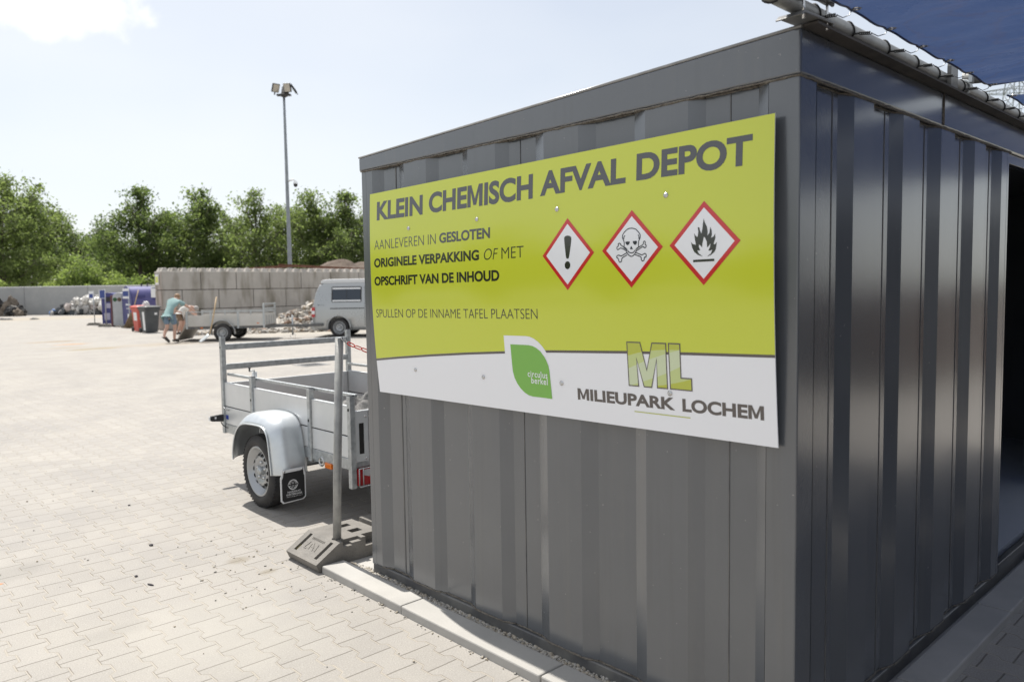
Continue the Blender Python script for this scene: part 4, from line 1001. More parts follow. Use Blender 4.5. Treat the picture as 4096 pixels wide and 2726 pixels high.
# fenders, mud flaps, wheels, axle
FP = [(4.615, .325), (4.615, .40), (4.585, .50), (4.53, .59), (4.45, .655), (4.35, .690), (4.20, .705), (4.05, .703), (3.965, .685), (3.905, .635), (3.875, .56), (3.850, .45), (3.832, .36), (3.826, .30)]
FPs = smooth_line(FP, 3)
for xo, xin in ((.115, .352), (1.81, 1.573)):
    s = 1 if xo < 1 else -1
    def ff(a, b):
        k = a * (len(FPs) - 1); i = int(min(k, len(FPs) - 2)); t = k - i
        y = FPs[i][0] * (1 - t) + FPs[i + 1][0] * t; z = FPs[i][1] * (1 - t) + FPs[i + 1][1] * t
        # rounded shoulder towards the outside and a short lip
        cy, cz = 4.20, .30
        e = max(0, 1 - b / .52); sh = .078 * e ** 2.3
        dy, dz = y - cy, z - cz; L_ = math.hypot(dy, dz)
        return (xo + s * (abs(xin - xo) * b), y - dy / L_ * sh, z - dz / L_ * sh)
    fe = MB(); fe.grid(ff, 80, 14); fo = part(fe, 'fender', MT['fend'] if 'fend' in MT else MT.setdefault('fend', mat('fender_zinc', (.56, .59, .61), .36, .75, c2=(.66, .69, .71), vscale=6, rvar=.08)), recalc=False)
    sm_ = fo.modifiers.new('thick', 'SOLIDIFY'); sm_.thickness = .003
    lip = MB(); lip.tube([ff(i / 80, 0) for i in range(81)], .006, 6); part(lip, 'fender_lip', MT['fend'], fo)
    x0f, x1f = (.138, .322) if s > 0 else (1.603, 1.787)
    mf = MB(); w_ = x1f - x0f
    outl = [(x0f + .012, .345), (x1f - .008, .348), (x1f - .004, .315), (x1f + .002, .300), (x1f + .002, .135), (x1f - .018, .118), (x0f + .012, .112), (x0f - .004, .130), (x0f - .004, .295), (x0f + .006, .312)]
    mf.prism(outl, 'xz', 3.806, 3.812); mo_ = part(mf, 'mud_flap', MT['white'])
    cx_, cz_ = (x0f + x1f) / 2, .225
    inn = [(cx_ + (a - cx_) * .90, cz_ + (c - cz_) * .88 - .006) for a, c in outl]
    mi_ = MB(); mi_.prism(inn, 'xz', 3.8045, 3.8058); part(mi_, 'flap_rubber', MT['black'], mo_)
    def FPp(u, v, l_=0): return (u, 3.8040, v)
    lt = MB(); lt.v = []
    put_text('HAVERSLAG', x0f + .045, x1f - .04, .1795, .1935, None, .012, mbx=lt, place=FPp); part(lt, 'lettering', MT['white'], mo_, recalc=False); lt = MB(); put_text('WESTERHAAR', x0f + .034, x1f - .028, .1610, .1750, None, .012, mbx=lt, place=FPp)
    part(lt, 'lettering', MT['white'], mo_, recalc=False); lt = MB()
    put_text('www.haverslagwesterhaar.nl', x0f + .034, x1f - .028, .1480, .1565, None, .0, mbx=lt, full=True, place=FPp)
    part(lt, 'lettering', MT['white'], mo_, recalc=False); lt = MB()
    # round emblem: two arcs and a double-H outline
    ex_, ez_ = cx_ - .004, .236
    for a0, a1 in ((.25, PI - .25), (PI + .25, 2 * PI - .25)):
        A_ = np.linspace(a0, a1, 17); vs = [FPp(ex_ + r_ * math.cos(a), ez_ + r_ * math.sin(a)) for a in A_ for r_ in (.036, .029)]
        lt.add(vs, [(2 * i, 2 * i + 1, 2 * i + 3, 2 * i + 2) for i in range(16)])
    hp = [(-.037, .007), (-.016, .007), (-.016, .021), (-.004, .021), (-.004, .007), (.006, .007), (.006, .021), (.018, .021), (.018, .007), (.037, .007), (.037, -.007), (.018, -.007), (.018, -.021), (.006, -.021), (.006, -.007), (-.004, -.007), (-.004, -.021), (-.016, -.021), (-.016, -.007), (-.037, -.007)]
    for (a, c), (a2, c2) in zip(hp, hp[1:] + hp[:1]): 
        q = Vector((a2 - a, 0, c2 - c)); nn = Vector((-q.z, 0, q.x)).normalized() * .0012
        P0, P1 = Vector(FPp(ex_ + a, ez_ + c)), Vector(FPp(ex_ + a2, ez_ + c2)); lt.add([P0 - nn, P1 - nn, P1 + nn, P0 + nn], [(0, 1, 2, 3)])
    part(lt, 'emblem', MT['white'], mo_, recalc=False)
    bl = MB()
    for bx_ in (x0f + .025, x1f - .025): bl.lathe([(-.006, 0), (-.006, .007), (.0, .009)], (bx_, 3.806, .336), 'y', 10)
    part(bl, 'flap_bolts', MT['chrome'], mo_)
    wr_ = make_wheel(.27, .155, .182, 14, tr)
    wr_.location = Vector((.232 if s > 0 else 1.693, 4.225, .27)) - Vector(OF)
    if s < 0: wr_.rotation_euler = (0, 0, PI)
ax = MB(); ax.tube([(.3, 4.225, .27), (1.62, 4.225, .27)], .03, 12); ax.box((.40, 4.0, .33), (.46, 4.45, .404)); ax.box((1.465, 4.0, .33), (1.525, 4.45, .404)); part(ax, 'axle', MT['galv'])
db_ = MB(); db_.bar((.96, 4.9, .43), (.96, 6.35, .43), .08, .06); db_.bar((.5, 5.2, .43), (.94, 6.0, .43), .05, .05); db_.bar((1.42, 5.2, .43), (.98, 6.0, .43), .05, .05); part(db_, 'drawbar', MT['galv'], bevel=.004)
jw = MB(); jw.tube([(1.02, 6.1, .12), (1.02, 6.1, .80)], .024, 14); jw.tube([(1.02, 6.1, .80), (1.02, 6.1, .815), (.94, 6.03, .815)], .006, 8); part(jw, 'jockey_wheel', MT['galv'])
kn = MB(); kn.lathe([(.815, .008), (.845, .009), (.85, .018), (.875, .019), (.88, 0)], (.94, 6.03, 0), 'z', 12); part(kn, 'crank_knob', MT['black'])
jt = MB(); jt.lathe([(-.025, .05), (-.03, .09), (.03, .09), (.025, .05)], (1.02, 6.1, .09), 'x', 24); part(jt, 'jockey_tyre', MT['rubber'])
# front corner lamp on its rubber arm with the loose cable
lm = MB(); lm.prism([(.335, .500), (.335, .562), (.30, .562), (.235, .556), (.222, .545), (.222, .525), (.235, .512)], 'xz', 5.215, 5.245); lo = part(lm, 'outline_lamp', MT['black'], bevel=.004)
lt = MB(); lt.box((.217, 5.218, .520), (.2225, 5.242, .552)); lt.box((.258, 5.2125, .530), (.272, 5.2150, .548)); part(lt, 'white_lens', MT['white'], lo)
cb = MB(); cb.tube([(.315, 5.23, .50), (.322, 5.215, .475), (.342, 5.19, .452), (.365, 5.15, .448)], .004, 6); part(cb, 'cable', MT['black'], lo)
rp_ = MB(); rp_.tube(smooth_line([(4.99, .41), (5.03, .35), (5.06, .29), (5.03, .262), (4.97, .265), (4.94, .30), (4.96, .35), (4.985, .405)], 4), .003, 6) if False else None
loop = smooth_line([(4.98, .40), (5.02, .35), (5.055, .285), (5.03, .250), (4.96, .252), (4.935, .28), (4.95, .34), (4.975, .40)], 4)
rp_ = MB(); rp_.tube([(.37, a, c) for a, c in loop], .0042, 6); part(rp_, 'rope_loop', mat('pale_rope', (.4, .36, .28), .9))
rg = MB(); rg.tube([(.352, 3.62 + .028 * math.cos(a), .405 + .028 * math.sin(a)) for a in np.linspace(0, 2 * PI, 21)[:-1]], .007, 7, closed=True); part(rg, 'lashing_ring', MT['chrome'])
bxo = MB(); bxo.box((.36, 3.66, .39), (.40, 3.74, .43)); part(bxo, 'bracket', MT['galv'])
# dusty sheet and rubbish lying in the trailer
MT['cloth_grey'] = mat('dusty_black_cloth', (.10, .10, .10), .95, c2=(.20, .195, .19), vscale=14, vdetail=6, bump=.3, bscale=25)
def heap_mesh(rx_, ry_, h, seed, amp=.35, fq=2.0, nu=46, nv=30):
    def f(a, b):
        t = 2 * PI * a; r = b ** .8
        x, y = math.cos(t) * rx_ * r, math.sin(t) * ry_ * r
        z = h * max(0, (1 - b * b)) ** .9
        q = Vector((x * fq / rx_, y * fq / rx_, seed))
        z *= 1 + amp * mnoise.noise(q * 1.3) + amp * .6 * mnoise.noise(q * 3.1)
        x *= 1 + .2 * mnoise.noise(q * 1.1 + Vector((5, 0, 0))); y *= 1 + .2 * mnoise.noise(q * 1.1 + Vector((0, 7, 0)))
        return (x, y, max(z, 0) if b < .99 else 0)
    m = MB(); m.grid(f, nu, nv); return m
hp_ = heap_mesh(.40, .42, .27, 3.3, .4, 2.6)
o = hp_.build('cloth_bundle', MT['cloth_grey'], recalc=False); o.location = (1.0, 3.98, .482)
tag(o, 'crumpled dusty grey cloth lying in the bed of the near trailer', 'cloth')
# ---------------------------------------------------------------- far side of the yard
RT = Vector((.7298, -.6837, 0)); FW = Vector((.682, .731, 0))   # picture right / away from the camera, on the ground
def frame(origin, ax):
    """matrix: local x = ax (unit, ground), local y = 90 deg left of it, z up"""
    ax = Vector(ax).normalized(); ay = Vector((-ax.y, ax.x, 0))
    m = Matrix((( ax.x, ay.x, 0, origin[0]), (ax.y, ay.y, 0, origin[1]), (0, 0, 1, 0), (0, 0, 0, 1))); return m
def rotz_of(ax): return math.atan2(ax[1], ax[0])
# stacked concrete blocks
def concrete(name, c1, c2, streak=True):
    m = mat(name, c1, .9, c2=c2, vscale=1.3, vdetail=9, bump=.15, bscale=30, ramp=(.3, .7))
    if streak:
        t = m.node_tree; l = t.links.new; b = t.nodes['Principled BSDF']
        g_ = N(t, 'ShaderNodeNewGeometry'); mp_ = N(t, 'ShaderNodeMapping'); mp_.inputs['Scale'].default_value = (2.0, 2.0, .35)
        l(g_.outputs['Position'], mp_.inputs['Vector'])
        n_ = N(t, 'ShaderNodeTexNoise'); n_.inputs['Scale'].default_value = 1.4; n_.inputs['Detail'].default_value = 7; l(mp_.outputs[0], n_.inputs['Vector'])
        r_ = N(t, 'ShaderNodeValToRGB'); r_.color_ramp.elements[0].position = .47; r_.color_ramp.elements[1].position = .69
        r_.color_ramp.elements[0].color = (1, 1, 1, 1); r_.color_ramp.elements[1].color = (.46, .44, .37, 1)
        l(n_.outputs['Fac'], r_.inputs['Fac'])
        mx = N(t, 'ShaderNodeMix', data_type='RGBA', blend_type='MULTIPLY'); mx.inputs['Factor'].default_value = .85
        src = b.inputs['Base Color'].links[0].from_socket
        l(src, mx.inputs['A']); l(r_.outputs['Color'], mx.inputs['B']); l(mx.outputs['Result'], b.inputs['Base Color'])
    return m
MT['block'] = concrete('stained_block_concrete', (.37, .345, .315), (.47, .44, .405))
MT['wallc'] = concrete('grey_wall_concrete', (.34, .345, .345), (.41, .41, .40), False)
bwall = thing('block_wall', (14, 33.2, 0), 'stained wall of big stacked concrete blocks with studs on top, behind the far trailer', 'wall', world=True)
R = np.random.default_rng(9)
def blk(x0, x1, z0, z1, studs):
    b = MB(); e = .011
    b.box((x0 + e, 32.82 + R.uniform(-.012, .012), z0 + e), (x1 - e, 33.62, z1 - e))
    if studs:
        n = max(1, int(round((x1 - x0) / .40)))
        for i in range(n):
            cx = x0 + (i + .5) * (x1 - x0) / n
            for cy in (33.02, 33.42):
                a, c = .145, .08
                b.add([(cx - a, cy - a, z1 - e), (cx + a, cy - a, z1 - e), (cx + a, cy + a, z1 - e), (cx - a, cy + a, z1 - e), (cx - c, cy - c, z1 + .14), (cx + c, cy - c, z1 + .14), (cx + c, cy + c, z1 + .14), (cx - c, cy + c, z1 + .14)],
                      [(4, 5, 6, 7), (0, 1, 5, 4), (1, 2, 6, 5), (2, 3, 7, 6), (3, 0, 4, 7)])
    b.build('block', MT['block'], bwall, bevel=.022, seg=2)
b = MB(); b.box((9.28, 32.88, 0), (22.4, 33.56, 2.47)); b.build('filler_core', MT['dark_hole'], bwall)  # dark filler box added inside, closes the gaps between the blocks
X_ = 9.22
for r_, (z0, z1, off) in enumerate(((0, .86, .0), (.86, 1.70, .86), (1.70, 2.51, 1.68))):
    xs = [X_]; x = X_ + (off if off else 1.6)
    while x < 22.5: xs.append(x); x += 1.6
    xs.append(22.5)
    for a, b in zip(xs[:-1], xs[1:]): blk(a, b, z0, z1, r_ == 2)
sgn = thing('number_sign', (9.2, 33.1, 2.05), 'small lime-green and white sign on the left end of the block wall', 'sign', world=True)
b = MB(); b.box((9.190, 33.02, 1.93), (9.205, 33.42, 2.36)); b.build('panel', MT['white'], sgn)
b = MB(); b.box((9.186, 33.05, 2.02), (9.1895, 33.39, 2.28)); b.build('print', S_lime, sgn)
# rusty beams and soil heap seen over the wall
rust = mat('rusty_steel', (.17, .075, .045), .8, c2=(.25, .13, .09), vscale=4, bump=.3)
for (a, b_, c, lab) in (((12.6, 34.1, 2.52), (16.2, 34.2, 2.78), .10, 'rusty beam sloping up behind the studs of the block wall'), ((15.3, 34.3, 2.80), (20.2, 34.3, 2.62), .10, 'rusty beam lying level behind the lamp pole foot above the block wall')):
    m = MB(); m.bar(a, b_, .10, .02); 
    up = Vector((0, 0, .05)); m.bar(Vector(a) + up, Vector(b_) + up, .02, .09); m.bar(Vector(a) + up * 2, Vector(b_) + up * 2, .10, .02)
    o = m.build('steel_beam', rust); tag(o, lab, 'beam', 'rusty beams behind the block wall')
soil = mat('dry_soil', (.085, .06, .045), .95, c2=(.15, .115, .09), vscale=3, vdetail=8, bump=.6, bscale=8)
o = heap_mesh(7.5, 4.5, 3.15, 8.1, .22, 2.2, 60, 36).build('soil_heap', soil, recalc=False); o.location = (23.0, 38.6, 0); tag(o, 'heap of brown soil rising behind the block wall', 'soil heap', kind='stuff')
# long grey retaining wall
q0 = at(356, 1256, 61.0); RTW = Vector((.737, -.676, 0)).normalized()
wl = thing('retaining_wall', (q0.x, q0.y, 0), 'long smooth grey concrete wall at the back of the yard below the trees', 'wall')
wl.rotation_euler = (0, 0, rotz_of(RTW))
for k in range(-5, 5):
    b = MB(); b.prism([(-.02, 0), (.28, 0), (.28, 2.24), (.06, 2.24), (0, 2.20)], 'yz', k * 5.0 + .012, k * 5.0 + 4.988); o = b.build('wall_panel', MT['wallc'], wl, off=(0, 0, 0), bevel=.015)
    jn = MB(); jn.box((k * 5.0 - .0115, .03, 0), (k * 5.0 + .0115, .2, 2.2)); jn.build('joint', MT['dark_hole'], wl, off=(0, 0, 0))

# lamp mast
lp_ = thing('lamp_mast', (16.05, 34.6, 0), 'tall tapered grey floodlight mast with a security camera behind the block wall', 'lamp mast', world=True)
bx, by = 16.05, 34.6
mast = mat('mast_zinc', (.22, .24, .26), .45, .6, c2=(.28, .3, .32), vscale=5)
m = MB(); m.tube([(bx, by, z) for z in np.linspace(0, 11.15, 12)], list(np.linspace(.125, .055, 12)), 16); m.build('pole', mast, lp_)
blk_m = mat('lamp_black', (.03, .03, .032), .45)
hd = MB(); hd.bar((bx - .34 * RT.x, by - .34 * RT.y, 11.18), (bx + .34 * RT.x, by + .34 * RT.y, 11.18), .22, .07); hd.lathe([(11.06, .06), (11.14, .2), (11.22, .2), (11.22, 0)], (bx, by, 0), 'z', 16); hd.build('head_bracket', blk_m, lp_)
glass = mat('lamp_glass', (.45, .42, .38), .1, c2=(.55, .5, .42), vscale=8)
for (lat, fw, tilt, yaw) in ((-.36, -.12, 118, 222), (.22, -.14, 112, 172), (.46, .1, 125, 100), (.0, .3, 120, 0)):
    c = Vector((bx, by, 11.50)) + RT * lat + FW * fw
    fr = Matrix.Translation(c) @ Matrix.Rotation(math.atan2(RT.y, RT.x) + math.radians(yaw - 180), 4, 'Z') @ Matrix.Rotation(math.radians(tilt - 90), 4, 'X')
    b = MB(); b.box((-.18, -.05, -.21), (.18, .05, .21)); b.box((-.03, -.02, -.34), (.03, .02, -.21)); fo = b.build('floodlight', blk_m, lp_, off=OFFS['lamp_mast'], xf=fr, bevel=.01)
    b = MB(); b.box((-.15, -.056, -.18), (.15, -.0505, .18)); b.build('lens', glass, fo, off=OFFS['lamp_mast'], xf=fr)
cm = MB(); p0 = Vector((bx, by, 6.98)); p1 = p0 + RT * .42; cm.tube([p0, p0 + RT * .3 + Vector((0, 0, .1)), p1 + Vector((0, 0, .02)), p1 - Vector((0, 0, .08))], .04, 8)
co_ = cm.build('camera_arm', MT['white'], lp_)
cm = MB(); cm.lathe([(-.18, 0), (-.15, .07), (-.08, .10), (-.02, .10)], p1 + Vector((0, 0, -.10)), 'z', 14); cm.build('camera_dome', MT['black'], lp_)
cm = MB(); cm.lathe([(-.02, .105), (.08, .10), (.1, 0)], p1 + Vector((0, 0, -.10)), 'z', 14); cm.build('camera_housing', MT['white'], lp_)

# ---------------------------------------------------------------- camper van
def spv(lat, base, h=0):  # helper in van frame
    return None
vax = Vector((.70, -.714, 0)).normalized()
van = thing('camper_van', (11.19 + .0, 21.8, 0), 'silver-grey camper van with raised pop-up roof parked at the rubble heap', 'van')
van.rotation_euler = (0, 0, rotz_of(vax))
# local frame: x forward, y towards the far side (left of travel), z up; visible right side at y = 0 .. body from y=0 to 1.9, rear wheel at x=0
silver = mat('van_silver', (.40, .41, .41), .28, .45, coat=.6, rvar=.03, c2=(.42, .43, .43), vscale=2)
vglass = mat('van_glass', (.03, .04, .055), .06, 0, spec=.6)
WV = 1.90
XR, XF = -.93, 3.96
def top_z(x):   # roofline of the steel body
    pts = [(-.95, .55), (-.90, 1.0), (-.78, 1.52), (-.66, 1.78), (-.50, 1.84), (2.2, 1.86), (2.55, 1.80), (3.35, 1.18), (3.75, 1.0), (3.93, .85), (3.98, .5)]
    for (a, b), (c, d) in zip(pts[:-1], pts[1:]):
        if x <= c: return b + (d - b) * (x - a) / (c - a)
    return .5
xsn = [-.955, -.95, -.93, -.90, -.84, -.78, -.72, -.66, -.58, -.5, -.25, 0, .3, .6, .9, 1.2, 1.6, 2.0, 2.2, 2.4, 2.55, 2.75, 3.0, 3.2, 3.35, 3.55, 3.75, 3.87, 3.93, 3.965]
rings = []
for x in xsn:
    zt = top_z(x) if x > -.95 else .6; z0 = .24 if -.8 < x < 3.8 else .34
    endk = 0
    if x < -.78: endk = ((-.78 - x) / .18) ** 2 * .16
    if x > 3.3: endk = ((x - 3.3) / .67) ** 2 * .30
    ring = []
    n = 14
    for i in range(n + 1):      # right side from sill up to roof
        t = i / n; z = z0 + (zt - .10 - z0) * t
        y = endk + .0 + .012 * math.sin(PI * min(1, (z - z0) / .75)) * -1 + (max(0, z - 1.02) * .155) + (.03 * max(0, .38 - z) / .14)
        ring.append((x, y, z))
    yr = ring[-1][1]
    for (dy, dz) in ((.012, .045), (.04, .075), (.10, .095), (.20, .10)): ring.append((x, yr + dy, zt - .10 + dz))
    full = ring + [(x, WV / 2, zt + .02)] + [(px, WV - py, pz) for px, py, pz in ring[::-1]]
    rings.append(full)
m = MB(); nR = len(rings[0])
m.add([p for r in rings for p in r], [(i * nR + k, i * nR + k + 1, (i + 1) * nR + k + 1, (i + 1) * nR + k) for i in range(len(rings) - 1) for k in range(nR - 1)], 0, True)
m.add(rings[0], [list(range(nR))]); m.add(rings[-1], [list(range(nR))])
m.add([r[0] for r in rings] + [r[-1] for r in rings], [(i, i + 1, len(rings) + i + 1, len(rings) + i) for i in range(len(rings) - 1)])
vb = m.build('body', silver, van, off=(0, 0, 0))
bm = bmesh.new(); bm.from_mesh(vb.data); bmesh.ops.remove_doubles(bm, verts=bm.verts, dist=.0005); bmesh.ops.recalc_face_normals(bm, faces=bm.faces); bm.to_mesh(vb.data); bm.free()
vb.parent = None
for xw in (0, 3.0):
    c = MB(); c.tube([(xw, -.2, .335), (xw, .30, .335)], .385, 40); c.tube([(xw, 1.6, .335), (xw, 2.1, .335)], .385, 40)
    cc_ = c.build('arch_cut', MT['black'], None); boolean(vb, cc_)
vb.parent = van
def vpart(mb, name, m_, parent=None, bevel=0): return mb.build(name, m_, parent or van, off=(0, 0, 0), bevel=bevel)
def side_y(z): return -.012 * math.sin(PI * min(1, max(0, (z - .24) / .75))) + max(0, z - 1.02) * .155 + .03 * max(0, .38 - z) / .14
for xw in (0, 3.0):
    for ys_, s in ((0, 1), (WV, -1)):
        ar = MB(); ar.tube([(xw + .395 * math.cos(a), ys_ - s * .006, .335 + .395 * math.sin(a)) for a in np.linspace(-.1, PI + .1, 25)], .022, 8); vpart(ar, 'arch_lip', silver)
        aw = MB(); aw.tube([(xw, ys_ + s * .02, .335), (xw, ys_ + s * .32, .335)], .383, 30); 
        w_ = make_wheel(.325, .215, .212, 18, van); 
        w_.location = (xw, ys_ + s * .145, .325); w_.rotation_euler = (0, 0, PI / 2 if s > 0 else -PI / 2)
    cap = MB(); cap.lathe([(-.085, .10), (-.10, .085), (-.102, 0)], (0, 0, 0), 'x', 24)
pr = MB()     # pop-top roof
pr.prism([(-.60, 1.80), (-.63, 1.86), (-.55, 1.935), (-.3, 1.955), (2.1, 1.965), (2.45, 1.90), (2.5, 1.83)], 'xz', .155, WV - .155); vpart(pr, 'pop_up_roof', mat('roof_grp', (.60, .61, .62), .35, c2=(.64, .65, .66)), bevel=.03)
gp_ = MB(); gp_.box((-.60, .138, 1.765), (2.3, .156, 1.80)); vpart(gp_, 'roof_seal', MT['black'])
def sidepanel(x0, x1, z0, z1, off, name, mt_, parent=None, rad=.05, ys_=0, s=1):
    b = MB(); pts = []
    for (cx, cz, a0) in ((x1 - rad, z1 - rad, 0), (x0 + rad, z1 - rad, PI / 2), (x0 + rad, z0 + rad, PI), (x1 - rad, z0 + rad, 1.5 * PI)):
        for k in range(5): a = a0 + k * PI / 8; pts.append((cx + rad * math.cos(a), cz + rad * math.sin(a)))
    n = len(pts)
    b.add([(x, ys_ + s * (side_y(z) - off), z) for x, z in pts] + [(x, ys_ + s * (side_y(z) + .01), z) for x, z in pts], [list(range(n))] + [(i, (i + 1) % n, n + (i + 1) % n, n + i) for i in range(n)])
    return vpart(b, name, mt_, parent)
for ys_, s in ((0, 1), (WV, -1)):
    wf = sidepanel(-.23, .79, 1.18, 1.70, .012, 'side_window', MT['black'], None, .04, ys_, s)
    sidepanel(-.19, .275, 1.24, 1.64, .014, 'pane', vglass, wf, .02, ys_, s); sidepanel(.29, .75, 1.24, 1.64, .014, 'pane', vglass, wf, .02, ys_, s)
    sidepanel(-.20, .76, 1.615, 1.665, .017, 'blind_rail', MT['white'], wf, .01, ys_, s); sidepanel(-.20, .76, 1.205, 1.25, .017, 'blind_rail', MT['white'], wf, .01, ys_, s)
    sidepanel(.98, 1.95, 1.14, 1.70, .010, 'door_window', vglass, None, .06, ys_, s); sidepanel(2.05, 2.75, 1.14, 1.66, .010, 'door_window', vglass, None, .08, ys_, s)
    tr_ = MB(); tr_.box((-.28, ys_ - s * .004, .955), (.88, ys_ + s * .02, .985)); vpart(tr_, 'sliding_rail', MT['black'])
    sm_ = MB()
    for xx in (.90, 2.0, 2.95):
        for k in range(10):
            z0 = .40 + k * .135; z1 = z0 + .135; sm_.add([(xx - .006, ys_ + s * (side_y(z0) - .0025), z0), (xx + .006, ys_ + s * (side_y(z0) - .0025), z0), (xx + .006, ys_ + s * (side_y(z1) - .0025), z1), (xx - .006, ys_ + s * (side_y(z1) - .0025), z1)], [(0, 1, 2, 3)])
    vpart(sm_, 'door_seam', MT['dark_hole'])
    tl_ = sidepanel(-.905, -.80, .69, 1.02, .02, 'tail_light', MT['red_lens'], None, .02, ys_, s)
    sidepanel(-.90, -.805, .79, .90, .023, 'clear_lens', MT['white'], tl_, .01, ys_, s)
    dh = MB(); dh.box((1.02, ys_ - s * .03, 1.02), (1.20, ys_ + s * .01, 1.05)); vpart(dh, 'door_handle', silver, bevel=.008)
    mr_ = MB(); mr_.box((2.62, ys_ - s * .20, 1.12), (2.70, ys_ - s * .02, 1.36)); vpart(mr_, 'wing_mirror', silver, bevel=.03)
    sc_ = MB()
    for k in range(7): sc_.box((-.70 + k * .033, ys_ + s * (side_y(1.1) - .003), 1.075 + .012 * math.sin(k * 2.1)), (-.675 + k * .033, ys_ + s * side_y(1.1) + s * .004, 1.09 + .012 * math.sin(k * 2.1) + (.02 if k == 0 else 0)))
    vpart(sc_, 'script_badge', MT['black'])
bp_ = MB(); bp_.prism([(-.99, .36), (-1.0, .46), (-.97, .56), (-.80, .57), (-.80, .22), (-.93, .24)], 'xz', .05, WV - .05); vpart(bp_, 'rear_bumper', silver, bevel=.03)
fbp = MB(); fbp.prism([(3.9, .22), (4.02, .30), (4.03, .5), (3.95, .6), (3.8, .6), (3.8, .22)], 'xz', .12, WV - .12); vpart(fbp, 'front_bumper', silver, bevel=.04)
for yy in (.35, 1.55):
    hl_ = MB(); hl_.box((3.78, yy - .18, .66), (3.955, yy + .18, .84)); vpart(hl_, 'headlight', glass, bevel=.03)
ws_ = MB(); ws_.add([(2.60, .28, 1.775), (2.60, WV - .28, 1.775), (3.37, WV - .16, 1.19), (3.37, .16, 1.19)], [(0, 1, 2, 3)])
for k in range(4): x, y, z = ws_.v[k]; ws_.v[k] = (x + .012, y, z + .016)
vpart(ws_, 'windscreen', vglass)
rw_ = MB(); rw_.add([(-.905, .35, 1.08), (-.905, WV - .35, 1.08), (-.735, WV - .40, 1.66), (-.735, .40, 1.66)], [(0, 1, 2, 3)]); vpart(rw_, 'rear_window', vglass)
np_ = MB(); np_.box((-.955, .70, .68), (-.945, 1.20, .79)); vpart(np_, 'number_plate', mat('plate_yellow', (.7, .45, .03), .4))

# ---------------------------------------------------------------- far flatbed trailer (rear left in the picture)
tax = Vector((.775, -.632, 0)).normalized()
ft = thing('flatbed_trailer', (7.79, 23.25, 0), 'long low trailer with pale drop sides behind the bending men, hitched to the van', 'trailer')
ft.rotation_euler = (0, 0, rotz_of(tax))
def fpart(mb, name, m_, parent=None, bevel=0): return mb.build(name, m_, parent or ft, off=(0, 0, 0), bevel=bevel)
beige = mat('pale_board', (.50, .485, .45), .5, c2=(.56, .54, .51), vscale=3)
XA, XB, W_ = -1.19, 1.30, 1.55      # body from tail to head; y 0.14 .. (far side)
y0, y1 = .22, .22 + W_
for yy in (y0, y1):
    s = 1 if yy == y0 else -1
    for xx in (XA + .03, -.40, .46, XB - .02):
        b = MB(); b.box((xx - .03, yy - s * .012, .40), (xx + .03, yy + s * .03, .97 if xx < XB - .1 else 1.20)); fpart(b, 'stake', MT['galv'], bevel=.004)
    for xa, xb in ((XA + .06, -.43), (-.37, .43), (.49, XB - .05)):
        b = MB(); b.box((xa, yy, .49), (xb, yy + s * .025, .84)); fpart(b, 'drop_side', beige, bevel=.004)
    b = MB(); b.box((XA, yy - s * .004, .935), (XB, yy + s * .026, .962)); fpart(b, 'top_rail', MT['galv'])
    b = MB(); b.box((XA, yy + s * .002, .40), (XB, yy + s * .05, .482)); fpart(b, 'chassis_rail', MT['paint_rail'])
    fdr = MB(); 
    def fd(a, b_, yy=yy, s=s):
        t = PI * (1.06 - 1.12 * a); r = .40 - .03 * b_
        return (r * 1.0 * math.cos(t), yy - s * .22 * (1 - b_), .285 + r * math.sin(t) * .98)
    fdr.grid(fd, 28, 4); fo = fpart(fdr, 'fender', MT['fend']); sm2 = fo.modifiers.new('thick', 'SOLIDIFY'); sm2.thickness = .004
    w_ = make_wheel(.28, .16, .17, 12, ft); w_.location = (0, yy - s * .11, .28); w_.rotation_euler = (0, 0, PI / 2 if s > 0 else -PI / 2)
    b = MB(); b.box((XB - .25, yy - s * .006, .55), (XB - .17, yy - s * .0005, .575)); b.box((XA + .45, yy - s * .006, .415), (XA + .53, yy + s * .001, .45)); fpart(b, 'side_reflector', MT['red_lens'] if s < 0 else MT['amber'])
b = MB(); b.box((XB - .03, y0 + .03, .49), (XB, y1 - .03, .86)); fpart(b, 'front_board', beige)
for zz in (1.17, 1.02, .93):
    b = MB(); b.bar((XB - .015, y0 + .03, zz), (XB - .015, y1 - .03, zz), .03, .05); fpart(b, 'headboard_bar', MT['galv'])
b = MB(); b.box((XA, y0 + .03, .455), (XB, y1 - .03, .485)); fpart(b, 'floor', mat('grey_ply', (.2, .17, .14), .8, c2=(.27, .24, .2)))
for k in range(4):
    b = MB(); b.box((XB + .002, y0 + .25 + k * .33, .50), (XB + .014, y0 + .285 + k * .33, .80)); fpart(b, 'hinge_strap', MT['galv'])
b = MB(); b.prism([(XA - .35, .03), (XA - .32, .025), (XA - .01, .48), (XA - .045, .49)], 'xz', y0 + .03, y1 - .03); fpart(b, 'lowered_tailgate', mat('worn_tailgate', (.33, .30, .26), .6, c2=(.42, .38, .33)))
b = MB(); b.bar((XB - .2, .22 + W_ / 2, .43), (XB + 1.72, .22 + W_ / 2, .43), .09, .09); b.bar((XB - .1, y0 + .15, .43), (XB + .95, .22 + W_ / 2 - .05, .43), .06, .07); b.bar((XB - .1, y1 - .15, .43), (XB + .95, .22 + W_ / 2 + .05, .43), .06, .07); fpart(b, 'drawbar', MT['paint_rail'])
b = MB(); b.tube([(0, y0 - .08, .28), (0, y1 + .08, .28)], .035, 10); fpart(b, 'axle', MT['paint_rail'])
